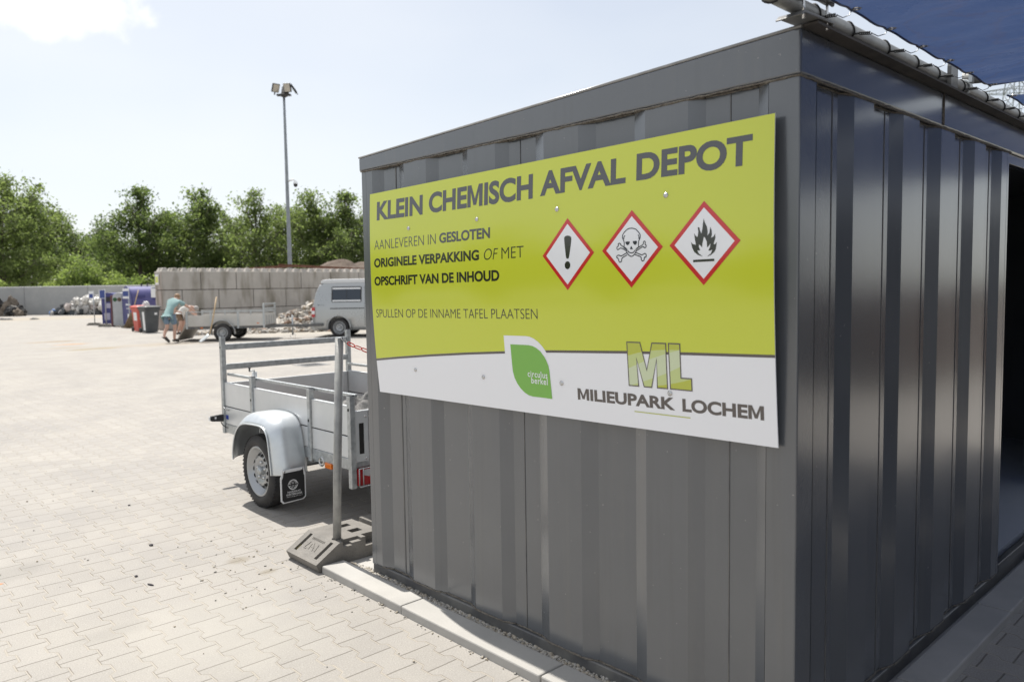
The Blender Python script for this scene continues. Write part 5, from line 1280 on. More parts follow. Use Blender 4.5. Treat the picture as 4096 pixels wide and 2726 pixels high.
b = MB(); b.tube([(XB + .75, .22 + W_ / 2 - .12, .12), (XB + .75, .22 + W_ / 2 - .12, .78)], .03, 10); b.lathe([(-.03, .09), (.03, .09)], (XB + .75, .22 + W_ / 2 - .12, .09), 'y', 16); fpart(b, 'jockey_wheel', MT['galv'])

# ---------------------------------------------------------------- hand tools
wood = mat('pale_ash_handle', (.42, .30, .17), .6, c2=(.5, .37, .22), vscale=6)
sh = thing('shovel', (7.26, 23.1, 0), 'shovel with pale wooden handle leaning upright against the far trailer', 'shovel', world=True)
S0 = Vector((7.215, 23.14, .02)); 
b = MB(); b.tube([(7.32, 23.09, .22), (7.50, 23.17, .80), (7.66, 23.24, 1.43)], .021, 10); b.build('handle', wood, sh)
def shf(a, b_):
    u = (a - .5) * 2; wd = .135 * (1 - .25 * b_ ** 3); l_ = -.02 + .30 * b_
    p = Vector((7.335, 23.09, .245)) - RT * (.36 * b_ * .62) - FW * (.20 * b_) + RT * 0 + Vector((0, 0, -.225 * b_))
    return tuple(p + (RT * .80 - FW * .6).normalized() * (u * wd) + Vector((0, 0, .03 * u * u)))
b = MB(); b.grid(shf, 10, 10); bo = b.build('blade', mat('shovel_steel', (.35, .38, .40), .4, .8, c2=(.42, .44, .45)), sh, recalc=False); sd_ = bo.modifiers.new('thick', 'SOLIDIFY'); sd_.thickness = .004
br = thing('broom', (9.0, 36.3, 0), 'tall besom broom with flared brown bristles standing beside the red bin', 'broom', world=True)
b = MB(); b.tube([(9.06, 36.35, .55), (9.40, 36.32, 1.74)], .022, 8); b.build('handle', wood, br)
b = MB(); R = np.random.default_rng(7)
for i in range(150):
    a = R.uniform(0, 2 * PI); r = math.sqrt(R.random()); p0 = Vector((9.07 + .05 * r * math.cos(a), 36.35 + .05 * r * math.sin(a), .66 + R.uniform(-.06, .06)))
    p1 = Vector((8.96, 36.3, 0)) + RT * (.30 * r * math.cos(a)) + FW * (.2 * r * math.sin(a)) + Vector((0, 0, R.uniform(.0, .05)))
    b.tube([p0, p0.lerp(p1, .5) + Vector(R.normal(0, .012, 3)), p1], [.012, .011, .006], 4)
b.build('bristles', mat('broom_twigs', (.20, .14, .085), .9, c2=(.27, .2, .12)), br)

# ---------------------------------------------------------------- bins and containers
def wheelie(loc, ax, body, lid, label, stick, grp='wheeled bins by the block wall'):
    t = thing('wheelie_bin', loc, label, 'bin', grp); t.rotation_euler = (0, 0, rotz_of(ax))
    def P(m_, name, mt_, par=None, **k): return m_.build(name, mt_, par or t, off=(0, 0, 0), **k)
    m_ = MB(); w0, w1, d0, d1 = .235, .29, .235, .335
    def rect(w, d, z, c=.05): return [(-w + c, -d, z), (w - c, -d, z), (w, -d + c, z), (w, d - c, z), (w - c, d, z), (-w + c, d, z), (-w, d - c, z), (-w, -d + c, z)]
    rr = [rect(w0, d0, .02), rect(w0 + (w1 - w0) * .9, d0 + (d1 - d0) * .9, .90), rect(w1 + .02, d1 + .02, .905), rect(w1 + .025, d1 + .025, .985)]
    m_.add([p for r in rr for p in r], [(i * 8 + k, i * 8 + (k + 1) % 8, (i + 1) * 8 + (k + 1) % 8, (i + 1) * 8 + k) for i in range(3) for k in range(8)] + [list(range(8))[::-1], list(range(24, 32))])
    P(m_, 'body', body, bevel=.012)
    m_ = MB(); l0 = rect(w1 + .045, d1 + .05, .99); l1 = rect(w1 + .05, d1 + .055, 1.03); l2 = rect(w1 - .03, d1 - .03, 1.075); l3 = rect(w1 - .16, d1 - .16, 1.09)
    m_.add(l0 + l1 + l2 + l3, [(i * 8 + k, i * 8 + (k + 1) % 8, (i + 1) * 8 + (k + 1) % 8, (i + 1) * 8 + k) for i in range(3) for k in range(8)] + [list(range(8))[::-1], list(range(24, 32))]); P(m_, 'lid', lid, bevel=.01)
    m_ = MB(); m_.tube([(-.2, d1 + .10, .96), (.2, d1 + .10, .96)], .018, 8); m_.tube([(-.2, d1 + .02, .94), (-.2, d1 + .10, .96)], .02, 6); m_.tube([(.2, d1 + .02, .94), (.2, d1 + .10, .96)], .02, 6); P(m_, 'handle', lid)
    for s in (-1, 1):
        m_ = MB(); m_.lathe([(-.025, 0), (-.025, .09), (-.018, .10), (.018, .10), (.025, .09), (.025, 0)], (s * .25, d0 + .06, .10), 'x', 20); P(m_, 'wheel', MT['rubber'])
    for (x0, x1, z0, z1, mt_, side) in stick:
        m_ = MB()
        def yy(z): return -(d0 + (d1 - d0) * (z - .02) / .98) - .004
        def xx(z): return -(w0 + (w1 - w0) * (z - .02) / .98) - .004
        if side == 'f': m_.add([(x0, yy(z0), z0), (x1, yy(z0), z0), (x1, yy(z1), z1), (x0, yy(z1), z1)], [(0, 1, 2, 3)])
        else: m_.add([(xx(z0), x0, z0), (xx(z0), x1, z0), (xx(z1), x1, z1), (xx(z1), x0, z1)], [(0, 3, 2, 1)])
        P(m_, 'sticker', mt_, recalc=False)
    return t
dgrey = mat('bin_dark_grey', (.055, .06, .065), .5, c2=(.07, .075, .08)); redb = mat('bin_red', (.50, .07, .05), .45, c2=(.55, .1, .07))
wheelie((8.24, 31.42, 0), (.994, .11), dgrey, dgrey, 'dark grey wheelie bin with a tall white strip sticker, left of the bending man', [(-.30, -.03, .08, .82, MT['white'], 's') if 0 else (-.16, .02, .10, .84, MT['white'], 's'), (.06, .17, .72, .80, MT['white'], 'f')])
wheelie((8.36, 32.75, 0), (.994, .11), redb, redb, 'red wheelie bin half hidden behind the dark grey bin', [(-.17, .12, .46, .80, MT['white'], 's'), (-.2, .05, .5, .8, MT['white'], 'f')])
o = heap_mesh(.16, .12, .16, 9.0, .6, 2.5, 20, 12).build('plastic_bag', mat('clear_plastic_bag', (.6, .6, .6), .25), recalc=False); o.location = (8.5, 32.6, 1.085); tag(o, 'crumpled clear plastic bag lying on the red bin lid', 'bag')
purple = mat('container_purple_blue', (.085, .082, .225), .42, c2=(.10, .096, .26), vscale=2, rvar=.06); navyb = mat('container_navy', (.04, .045, .17), .45, c2=(.06, .06, .2), vscale=3)
bc = thing('paper_container', (10.6, 37.9, 0), 'big purple-blue container with a rounded barrel top behind the bins', 'container', world=True)
prof = [(37.25, .12), (38.5, .12), (38.56, 1.25)] + [(37.9 + .66 * math.cos(a), 1.27 + .64 * math.sin(a)) for a in np.linspace(.1, PI - .1, 22)] + [(37.19, 1.25)]
m = MB(); m.prism(prof, 'yz', 9.38, 12.2); m.build('body', purple, bc, bevel=.03)
m = MB(); m.prism([(37.9 + (a - 37.9) * 1.03, .12 + (c - .12) * 1.012) for a, c in prof], 'yz', 9.33, 9.40); m.prism([(37.9 + (a - 37.9) * 1.03, .12 + (c - .12) * 1.012) for a, c in prof], 'yz', 12.18, 12.25); m.build('end_rim', navyb, bc, bevel=.01)
m = MB(); m.box((9.5, 37.3, 0), (9.8, 38.4, .118)); m.box((11.6, 37.3, 0), (11.9, 38.4, .118)); m.build('skid', MT['black'], bc)
m = MB(); m.box((9.55, 37.165, 1.38), (9.95, 37.20, 1.5)); m.box((10.3, 37.165, 1.3), (11.3, 37.2, 1.55)); m.build('flap', navyb, bc)
m = MB(); m.box((9.322, 37.35, 1.02), (9.328, 38.0, 1.10)); m.box((9.322, 37.35, .86), (9.328, 37.9, .90)); m.box((9.322, 37.5, .4), (9.328, 37.8, .62)); m.build('print', MT['white'], bc)
for dxx in (9.9, 10.15):
    pass
m = MB(); m.tube([(10.05, 37.95, 1.88), (10.05, 37.95, 2.06)], .03, 8); m.tube([(10.3, 37.9, 1.88), (10.3, 37.9, 2.06)], .03, 8); m.build('lifting_eye', MT['black'], bc)
gb = thing('glass_bank', (9.3, 39.0, 0), 'light grey bottle bank with arched top and round openings between dark pillars', 'bottle bank', 'recycling banks in the yard', world=True)
def bank(root, cx, cy, w, h, d, mt_, ax=RT):
    pts = [(-w / 2, .05), (w / 2, .05), (w / 2, h - .28)] + [(w / 2 * math.cos(a), h - .28 + .28 * math.sin(a)) for a in np.linspace(.12, PI - .12, 14)] + [(-w / 2, h - .28)]
    m = MB(); m.prism(pts, 'xz', 0, d); fr = Matrix.Translation((cx, cy, 0)) @ Matrix.Rotation(rotz_of(ax), 4, 'Z')
    return m.build('shell', mt_, root, off=OFFS[root.name], xf=fr, bevel=.02), fr
lg = mat('bank_light_grey', (.40, .41, .42), .5, c2=(.46, .47, .48)); maroon = mat('bank_maroon', (.13, .045, .05), .5)
_, fr = bank(gb, 9.25, 38.75, .66, 1.64, 1.3, lg)
for k, (lx, c_) in enumerate(((-.19, (.02, .09, .03)), (.02, (.10, .06, .035)), (.23, (.62, .6, .56)))):
    m = MB(); m.lathe([(-.012, 0), (-.012, .085), (-.004, .10), (.01, .10)], (lx, 0, 1.30), 'y', 20); m.build('bottle_hole', mat('hole_%d' % k, c_, .5), gb, off=OFFS['glass_bank'], xf=fr)
for lx in (-.37, .37):
    m = MB(); m.box((lx - .04, -.02, .02), (lx + .04, 1.3, 1.50)); m.build('side_pillar', maroon, gb, off=OFFS['glass_bank'], xf=fr, bevel=.01)
gb2 = thing('textile_bank', (9.6, 41.6, 0), 'dark blue textile bank with a rounded hood, left of the grey bottle bank', 'textile bank', 'recycling banks in the yard', world=True)
_, fr = bank(gb2, 9.62, 41.75, .74, 1.64, 1.2, navyb)
m = MB(); m.box((-.2, -.03, 1.18), (.2, .0, 1.42)); m.build('chute', MT['black'], gb2, off=OFFS['textile_bank'], xf=fr, bevel=.01)
m = MB(); m.box((-.12, -.012, .85), (.12, -.001, 1.1)); m.box((-.25, -.012, .25), (.05, -.001, .6)); m.build('sticker', mat('bank_sticker', (.38, .37, .48), .5), gb2, off=OFFS['textile_bank'], xf=fr)

# sign posts on foot blocks
def board_sign(p, z0, z1, w, lab, face, h_foot=True, ax=RT):
    t = thing('sign_post', (p[0], p[1], 0), lab, 'sign post', 'information boards on posts'); t.rotation_euler = (0, 0, rotz_of(ax))
    m = MB(); m.tube([(0, 0, .05), (0, 0, z1 + .03)], .024, 8); m.build('pole', MT['galv'], t, off=(0, 0, 0))
    m = MB(); m.box((-w * .9, -.045, z0), (w * .1, -.027, z1)); bo = m.build('board', MT['white'], t, off=(0, 0, 0))
    m = MB()
    for (a, b_, c, d) in face: m.box((-w * .9 + w * a, -.0475, z0 + (z1 - z0) * b_), (-w * .9 + w * c, -.0455, z0 + (z1 - z0) * d))
    m.build('print', S_navy2, bo, off=(0, 0, 0))
    m = MB(); m.prism([(-.36, .0), (-.36, .05), (-.22, .13), (.22, .13), (.36, .05), (.36, 0)], 'xz', -.11, .11); m.build('foot', MT['recy'], t, off=(0, 0, 0))
S_navy2 = mat('board_blue', (.05, .08, .26), .4)
board_sign((8.97, 41.9), 1.36, 1.72, .24, 'narrow blue and white board on a thin post, leftmost of the sign posts', [(.1, .05, .9, .62)])
board_sign((8.80, 39.3), 1.36, 1.78, .30, 'board with dark grey face on a post before the blue textile bank', [(.12, .04, .95, .95)])
board_sign((9.14, 36.9), 1.35, 1.81, .28, 'white board with blue panel on a post before the purple-blue container', [(.05, .22, .95, .74)])
board_sign((9.93, 35.6), 1.38, 1.9, .24, 'white board on a stout post right against the block wall end', [(.2, .8, .8, .86)])
tnk = thing('white_drum', (9.1, 34.6, 0), 'white plastic drum standing between broom and red bin', 'drum', world=True)
m = MB(); m.lathe([(.02, 0), (.02, .25), (.05, .27), (.80, .27), (.84, .24), (.84, 0)], (9.12, 34.6, 0), 'z', 24); m.build('shell', mat('drum_white', (.6, .61, .63), .4), tnk)
m = MB(); m.lathe([(.30, .275), (.32, .283), (.34, .275)], (9.12, 34.6, 0), 'z', 24); m.lathe([(.55, .275), (.57, .283), (.59, .275)], (9.12, 34.6, 0), 'z', 24); m.build('hoop', MT['galv'], tnk)

# ---------------------------------------------------------------- heaps
def chunks(name, n, fn, mats, seed, base=None, flat=.45):
    R = np.random.default_rng(seed); mb = MB()
    if base is not None: mb.add(*base)
    for i in range(n):
        x, y, z, s = fn(R, i)
        bm = bmesh.new(); k = int(R.integers(8, 12))
        for _ in range(k):
            v = R.normal(0, 1, 3); v /= np.linalg.norm(v); bm.verts.new(Vector((v[0], v[1] * R.uniform(.6, 1), v[2] * flat)) * s)
        bmesh.ops.convex_hull(bm, input=bm.verts); 
        rot = Euler((R.normal(0, .45), R.normal(0, .45), R.uniform(0, 6.28))).to_matrix()
        bm.verts.index_update(); vv = [rot @ v.co + Vector((x, y, z)) for v in bm.verts]
        used = [f for f in bm.faces]
        mb.add(vv, [[v.index for v in f.verts] for f in used], int(R.integers(0, len(mats)))); bm.free()
    return mb.build(name, mats, recalc=False)
rub = [mat('rubble_pale', (.42, .385, .335), .9, c2=(.5, .46, .41), vscale=6, bump=.3, bscale=30), mat('rubble_grey', (.30, .285, .265), .9, c2=(.38, .36, .33), vscale=6, bump=.3, bscale=30), mat('rubble_tan', (.33, .27, .20), .9, c2=(.43, .36, .28), vscale=6, bump=.3, bscale=30), mat('rubble_brick', (.25, .17, .13), .9, c2=(.3, .22, .17), vscale=6)]
HC = Vector((16.6, 28.3, 0))
def hz(x, y): return max(0, 2.05 * (1 - math.hypot((x - HC.x) / 5.0, (y - HC.y) / 4.2)))
def rfn(R, i):
    a = R.uniform(0, 2 * PI); r = math.sqrt(R.random()) * 1.04
    x, y = HC.x + 5.0 * r * math.cos(a), HC.y + 4.2 * r * math.sin(a); return x, y, hz(x, y) + R.uniform(-.03, .10), R.choice([.09, .14, .2, .28], p=[.3, .35, .25, .1])
def cone(hc, rx_, ry_, h, n=40):
    vs = [(hc.x, hc.y, h)] + [(hc.x + rx_ * math.cos(2 * PI * k / n), hc.y + ry_ * math.sin(2 * PI * k / n), -.02) for k in range(n)]; return vs, [(0, 1 + k, 1 + (k + 1) % n) for k in range(n)], 1
o = chunks('rubble_heap', 1500, rfn, [rub[0], rub[1], rub[0], rub[1], rub[2], rub[0], rub[1], rub[3]], 21, cone(HC, 5, 4.2, 1.95)); tag(o, 'heap of pale broken concrete and bricks between the block wall and the van', 'rubble heap', kind='stuff')
def rfn2(R, i):
    t = R.random(); p = Vector((8.6, 27.9, 0)) + Vector((4.6, -2.3, 0)) * t + Vector((R.normal(0, .25), R.normal(0, .25), 0)); return p.x, p.y, .05, R.choice([.06, .1, .17], p=[.4, .35, .25])
o = chunks('rubble_scatter', 150, rfn2, rub[:3], 22); tag(o, 'strip of loose rubble pieces on the ground behind the far trailer', 'rubble', kind='stuff')
# pale bag-and-foil heap and dark carpet heap at the back wall
wq = at(300, 1256, 58.8)
wfr = frame((wq.x, wq.y, 0), RTW)
foil = [mat('foil_white', (.55, .53, .50), .3, c2=(.66, .64, .60), vscale=2), mat('foil_grey', (.33, .32, .31), .3, c2=(.45, .44, .43), vscale=2), mat('foil_pink', (.52, .46, .43), .4), mat('foil_dark', (.05, .055, .06), .35), mat('foil_blue', (.16, .28, .55), .35)]
def crumple(n, fn, mats, name, seed):
    R = np.random.default_rng(seed); mb = MB()
    for i in range(n):
        x, y, z, s, mi = fn(R, i)
        bm = bmesh.new(); bmesh.ops.create_icosphere(bm, subdivisions=3, radius=1); off = Vector(R.uniform(-50, 50, 3)); rot = Euler(R.uniform(0, 6.3, 3)).to_matrix()
        sc_ = Vector((R.uniform(.8, 1.5), R.uniform(.7, 1.2), R.uniform(.45, .8)))
        for v in bm.verts:
            q = v.co.copy(); d = 1 + .45 * mnoise.noise(q * 1.6 + off) + .34 * mnoise.noise(q * 4.6 + off); q = Vector((q.x * sc_.x, q.y * sc_.y, q.z * sc_.z)) * d * s
            v.co = rot @ q + Vector((x, y, z))
            v.co.z = max(v.co.z, .005)
        bm.verts.index_update(); mb.add([v.co[:] for v in bm.verts], [[v.index for v in f.verts] for f in bm.faces], mi); bm.free()
    return mb.build(name, mats, xf=wfr, recalc=False)
def wfn(R, i):
    lx = R.uniform(-1.75, 2.7); hh = 1.3 * max(0, 1 - ((lx - 1.3) / 2.9) ** 2); z = R.uniform(.1, max(.15, hh)); y = R.uniform(-.5, .8) + .5 * z
    if lx < -.6: mi = int(R.choice([3, 3, 3, 1, 4], p=[.3, .25, .2, .15, .1]))
    elif z < .35: mi = int(R.choice([0, 1, 3, 2]))
    else: mi = int(R.choice([0, 0, 2, 1, 0]))
    return lx, y, z, R.uniform(.13, .34), mi
o = crumple(170, wfn, foil, 'foil_heap', 31); tag(o, 'heap of white and grey plastic bags and foil against the back wall', 'plastic heap', kind='stuff')
dk = [mat('carpet_black', (.03, .03, .032), .85, c2=(.05, .05, .05)), mat('carpet_brown', (.14, .115, .09), .95, c2=(.2, .17, .14)), mat('carpet_grey', (.20, .19, .17), .95, c2=(.26, .24, .22))]
def cfn(R, i):
    lx = R.uniform(-7.9, -3.7); hh = 1.5 * max(0, 1 - max(0, (lx + 5.8) / 2.2)) ; z = R.uniform(.1, max(.18, hh)); y = R.uniform(-.9, .6)
    return lx, y, z, R.uniform(.22, .5), int(R.choice([0, 0, 1, 2]))
o = crumple(75, cfn, dk, 'carpet_heap', 33); tag(o, 'dark heap of rolled carpets and roofing felt at the left picture edge', 'carpet heap', kind='stuff')
for (u, v, l_, lab) in ((30, 1279, .8, 'dark scrap of felt on the ground below the carpet heap'), (138, 1277, .6, 'small dark scrap on the dusty ground right of the carpet heap'), (8, 1278, .3, 'dark scrap at the left picture edge before the carpet heap')):
    p = ground_pt(u, v); m = heap_mesh(l_ / 2, .3, .09, u * .1, .5, 3, 16, 8); o = m.build('felt_scrap', dk[0], recalc=False); o.location = (p.x, p.y, .0); o.rotation_euler = (0, 0, rotz_of(RT)); tag(o, lab, 'scrap', 'dark scraps on the ground')
dc = thing('drain_cover', (5.8, 13.8, 0), 'flat grey drain cover set in the paving behind the near trailer', 'drain cover')
m = MB(); m.box((-.3, -.3, .001), (.3, .3, .006)); m.build('frame', mat('cast_iron', (.16, .16, .165), .6, c2=(.2, .2, .2)), dc, off=(0, 0, 0))
m = MB()
for k in range(6): m.box((-.22, -.22 + k * .08, .0062), (.22, -.18 + k * .08, .008))
m.build('slots', MT['dark_hole'], dc, off=(0, 0, 0))
# ---------------------------------------------------------------- trees and shrubs
def leaf_material(name, c1, c2, tr):
    m = bpy.data.materials.new(name); m.use_nodes = True
    t = m.node_tree; l = t.links.new; b = t.nodes['Principled BSDF']
    oi = N(t, 'ShaderNodeObjectInfo'); g_ = N(t, 'ShaderNodeNewGeometry')
    n_ = N(t, 'ShaderNodeTexNoise'); n_.inputs['Scale'].default_value = .55; n_.inputs['Detail'].default_value = 4; l(g_.outputs['Position'], n_.inputs['Vector'])
    isl = N(t, 'ShaderNodeMath', operation='MULTIPLY_ADD'); isl.inputs[1].default_value = .45; l(g_.outputs['Random Per Island'], isl.inputs[0]); l(n_.outputs['Fac'], isl.inputs[2])
    ob = N(t, 'ShaderNodeMath', operation='MULTIPLY_ADD'); ob.inputs[1].default_value = .5; l(oi.outputs['Random'], ob.inputs[0]); l(isl.outputs[0], ob.inputs[2])
    r = N(t, 'ShaderNodeValToRGB'); r.color_ramp.elements[0].position = .45; r.color_ramp.elements[1].position = 1.15
    r.color_ramp.elements[0].color = (*c1, 1); r.color_ramp.elements[1].color = (*c2, 1); l(ob.outputs[0], r.inputs['Fac'])
    l(r.outputs['Color'], b.inputs['Base Color']); b.inputs['Roughness'].default_value = .5; b.inputs['Specular IOR Level'].default_value = .35
    tn = N(t, 'ShaderNodeBsdfTranslucent')
    tm = N(t, 'ShaderNodeMix', data_type='RGBA', blend_type='MULTIPLY'); tm.inputs['Factor'].default_value = 1; tm.inputs['B'].default_value = (*tr, 1)
    l(r.outputs['Color'], tm.inputs['A']); l(tm.outputs['Result'], tn.inputs['Color'])
    mx = N(t, 'ShaderNodeMixShader'); mx.inputs['Fac'].default_value = .56
    l(b.outputs[0], mx.inputs[1]); l(tn.outputs[0], mx.inputs[2]); l(mx.outputs[0], t.nodes['Material Output'].inputs['Surface'])
    return m
LF = leaf_material('leaves_summer', (.046, .070, .028), (.122, .150, .060), (2.1, 2.25, 1.55))
LFL = leaf_material('leaves_light', (.085, .125, .04), (.17, .21, .075), (2.1, 2.2, 1.5))
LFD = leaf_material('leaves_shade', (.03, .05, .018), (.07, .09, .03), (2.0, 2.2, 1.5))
bark = mat('bark', (.09, .075, .06), .9, c2=(.15, .13, .11), vscale=8, stretch=(1, 1, .2), bump=.5)
def leaf_mesh(centers, spread, per, size, R, squash=.8):
    n = len(centers) * per
    c = np.repeat(np.array(centers), per, 0) + R.normal(0, 1, (n, 3)) * np.repeat(np.array(spread), per)[:, None] * np.array([1, 1, squash])
    s = size * R.uniform(.6, 1.35, n)
    nrm = R.normal(0, 1, (n, 3)) + np.array([0, 0, .5]); nrm /= np.linalg.norm(nrm, axis=1)[:, None]
    a = np.cross(nrm, R.normal(0, 1, (n, 3))); a /= np.linalg.norm(a, axis=1)[:, None]; b = np.cross(nrm, a)
    a = a * s[:, None]; b = b * (s * .62)[:, None]
    v = np.stack([c - a, c - b * .9 + a * .05, c + a, c + b * .9 + a * .05], 1).reshape(-1, 3)
    return v
def mesh_from_quads(name, v, m):
    me = bpy.data.meshes.new(name); nq = len(v) // 4
    me.vertices.add(len(v)); me.vertices.foreach_set('co', v.astype(np.float32).ravel())
    me.loops.add(nq * 4); me.loops.foreach_set('vertex_index', np.arange(nq * 4, dtype=np.int32))
    me.polygons.add(nq); me.polygons.foreach_set('loop_start', np.arange(0, nq * 4, 4, dtype=np.int32)); me.polygons.foreach_set('loop_total', np.full(nq, 4, np.int32))
    me.materials.append(m); me.update(calc_edges=True); me.validate(); return me
TREES = []
def make_tree(seed, h, r, label, open_=.25, trunk_h=.16, per=34, leaf=.15, spiky=.3, lm=None):
    R = np.random.default_rng(seed)
    t = thing('tree', (0, 0, 0), label, 'tree', 'trees behind the back wall')
    m = MB(); tip = .93 * h
    tp = [(R.normal(0, .05 * i / 4), R.normal(0, .05 * i / 4), tip * i / 7) for i in range(8)]; tp[0] = (0, 0, -.1)
    m.tube(tp, [.022 * h * (1 - .92 * i / 7) + .012 for i in range(8)], 8)
    cents = []; sp = []
    def env(z):   # crown radius with height
        q = (z / h - trunk_h) / (1 - trunk_h)
        if q < 0 or q > 1: return .05
        return r * (max(0, math.sin(PI * min(1, q ** .62))) ** .66 * .98 + .08)
    nl = 30
    for i in range(nl):
        q = (i + R.uniform(0, .8)) / nl; z0 = h * (trunk_h + (1 - trunk_h) * q * .80); az = i * 2.4 + R.normal(0, .3)
        zt = z0 + h * R.uniform(.06, .16) * (1 + spiky); rad = env(min(zt, h * .97)) * R.uniform(.55, 1.22)
        p0 = Vector((0, 0, z0 * .92)); p2 = Vector((rad * math.cos(az), rad * math.sin(az), zt)); p1 = p0.lerp(p2, .5) + Vector((0, 0, -.12 * rad + .2))
        m.tube([p0, p1, p2], [.012 * h * (1 - q * .7) * .5 + .012, .045, .012], 5)
        L_ = int(4 + rad * 2.2)
        for k in range(L_):
            f = .28 + .72 * (k + .5) / L_; b = p0.lerp(p1, f * 2) if f < .5 else p1.lerp(p2, f * 2 - 1)
            b = b + Vector(R.normal(0, .16 * rad * (.5 + f), 3) * np.array([1, 1, .75]))
            if mnoise.noise(Vector((b.x * .55 + seed, b.y * .55, b.z * .55))) < -.28 + open_ * .6 - .12: continue
            cents.append(b[:]); sp.append(.26 + .30 * R.random())
            if k % 2 == 0: m.tube([p0.lerp(p2, min(1, f * .9)), b], [.02, .006], 4)
    # leader shoots at the top
    for i in range(12):
        z = h * R.uniform(.78, 1.0); rr = env(min(z, .98 * h)) * .55; a = R.uniform(0, 6.3); cents.append((rr * math.cos(a) * R.random(), rr * math.sin(a) * R.random(), z)); sp.append(.22 + .2 * R.random())
    v = leaf_mesh(cents, sp, per, leaf, R)
    cr = bpy.data.objects.new('crown', mesh_from_quads('crown', v, lm or LF)); COL.objects.link(cr); cr.parent = t
    m.build('trunk', bark, t, off=(0, 0, 0))
    return t
def place_tree(t, u, dist, rot=0, sc=(1, 1, 1), label=None):
    d = CAMR @ Vector(((u - 2048) / 3078.6, 0, -1)); d.z = 0; d.normalize()
    dist = dist / max(.3, d.dot((CAMR @ Vector((0, 0, -1))).normalized()))      # dist is a depth along the view axis
    t.location = (CAMP.x + d.x * dist, CAMP.y + d.y * dist, 0); t.rotation_euler = (0, 0, rot); t.scale = sc
    if label: t['label'] = label
    return t
P_A = make_tree(1, 12.6, 5.6, 'x', .1, per=54); P_B = make_tree(2, 12.4, 4.7, 'x', .2, spiky=.5, per=48); P_C = make_tree(3, 12.6, 3.9, 'x', .40, spiky=.6, per=32); P_D = make_tree(4, 12.0, 4.2, 'x', .1, spiky=.45, per=52)
used = set()
def T(src, u, dist, rot, h, w, label):
    hs = {id(P_A): 12.6, id(P_B): 12.4, id(P_C): 12.6, id(P_D): 12.0}[id(src)]
    o = src if id(src) not in used else copy_tree(src); used.add(id(src))
    return place_tree(o, u, dist, rot, (w, w, h / hs), label)
T(P_A, 30, 70, .4, 12.7, 1.0, 'tall dense tree at the left picture edge reaching highest there')
T(P_B, 575, 84, .2, 12.9, 1.0, 'broad tree with forked airy top and visible dark trunk behind the light bushes')
T(P_D, 830, 86, 1.4, 12.9, 1.08, 'full dense tree with a pointed top above the left half of the block wall')
T(P_C, 1040, 84, .5, 12.5, 1.0, 'slender see-through tree just left of the lamp mast')
T(P_D, 1255, 84, 3.0, 12.2, 1.0, 'dense pointed tree just right of the lamp mast')
T(P_B, 1405, 84, 2.2, 12.0, .95, 'tree cut off by the container edge, above the camper van')
T(P_A, -170, 76, 2.0, 12.6, 1.0, 'tree beyond the left picture edge beside the tall dense one')
T(P_D, 165, 100, .8, 14.4, 1.15, 'farther tree behind the tall left one, second highest on the left')
T(P_B, 262, 104, 3.6, 12.6, 1.0, 'farther rounded tree where the left treeline slopes down to the gap')
T(P_A, 350, 108, 5.0, 9.6, .9, 'low distant tree in the gap of the treeline')
T(P_C, 440, 98, 4.4, 10.6, 1.05, 'grey-green thin tree just right of the gap in the treeline')
T(P_B, 700, 92, 4.6, 10.8, .95, 'shorter tree filling the dip between the broad and the pointed tree')
T(P_A, 945, 92, 1.0, 11.0, .8, 'shorter round tree between the pointed tree and the slender one')
T(P_D, 1135, 92, 5.2, 11.6, .85, 'tree whose crown is crossed by the lamp mast')
T(P_A, 1345, 95, 3.3, 10.6, .8, 'lower tree in the dip right of the pointed tree by the mast')
T(P_C, 1530, 86, 1.2, 12.2, 1.0, 'slender tree hidden behind the far corner of the container')
def make_bush(seed, h, r, label, lm, per=40, leaf=.11):
    R = np.random.default_rng(seed); t = thing('bush', (0, 0, 0), label, 'bush', 'bushes behind the back wall'); m = MB(); cents = []; sp = []
    for i in range(26):
        a = R.uniform(0, 2 * PI); q = math.sqrt(R.random()); tipz = h * (1 - .55 * q * q) * R.uniform(.75, 1.05); p = Vector((r * q * math.cos(a), r * q * math.sin(a), tipz)); p0 = Vector((p.x * .25, p.y * .25, 0))
        m.tube([p0, p0.lerp(p, .5) + Vector((0, 0, .1)), p], [.03, .02, .006], 4)
        for k in range(7): b = p0.lerp(p, .25 + .75 * (k + 1) / 7) + Vector(R.normal(0, .16, 3)); cents.append(b[:]); sp.append(.15 + .14 * R.random())
    cr = bpy.data.objects.new('foliage', mesh_from_quads('foliage', leaf_mesh(cents, sp, per, leaf, R), lm)); COL.objects.link(cr); cr.parent = t
    m.build('stems', bark, t, off=(0, 0, 0)); return t
B1 = make_bush(11, 4.8, 2.3, 'x', LFL); B2 = make_bush(12, 3.4, 2.2, 'x', LFL)
place_tree(B1, 345, 66, 0, (1, 1, 1), 'tallest pale green bush leaning over the grey back wall')
place_tree(B2, 450, 66, 0, (1, 1, 1.1), 'pale green bush right of the tallest one, over the back wall')
place_tree(copy_tree(B1), 278, 67, 2, (.8, .8, .78), 'pale green bush at the left foot of the tallest one')
place_tree(copy_tree(B2), 545, 67, 2.5, (1, 1, .92), 'low bright bush below the broad tree trunk')
place_tree(copy_tree(B2), 640, 67, 4.0, (1.1, 1.1, 1.05), 'bright bush touching the left end of the block wall')
B3 = make_bush(13, 2.7, .5, 'x', LFL, 14, .1)
place_tree(B3, 8, 62.6, 0, (1, 1, 1.05), 'leafy weed peeping over the grey wall at the left picture edge')
place_tree(copy_tree(B3), 28, 62.6, 1, (.6, .6, .93), 'tiny weed tip over the grey wall near the left picture edge')
place_tree(copy_tree(B3), 66, 62.6, 2, (.5, .5, .92), 'tiny weed tip over the grey wall at its first panel')
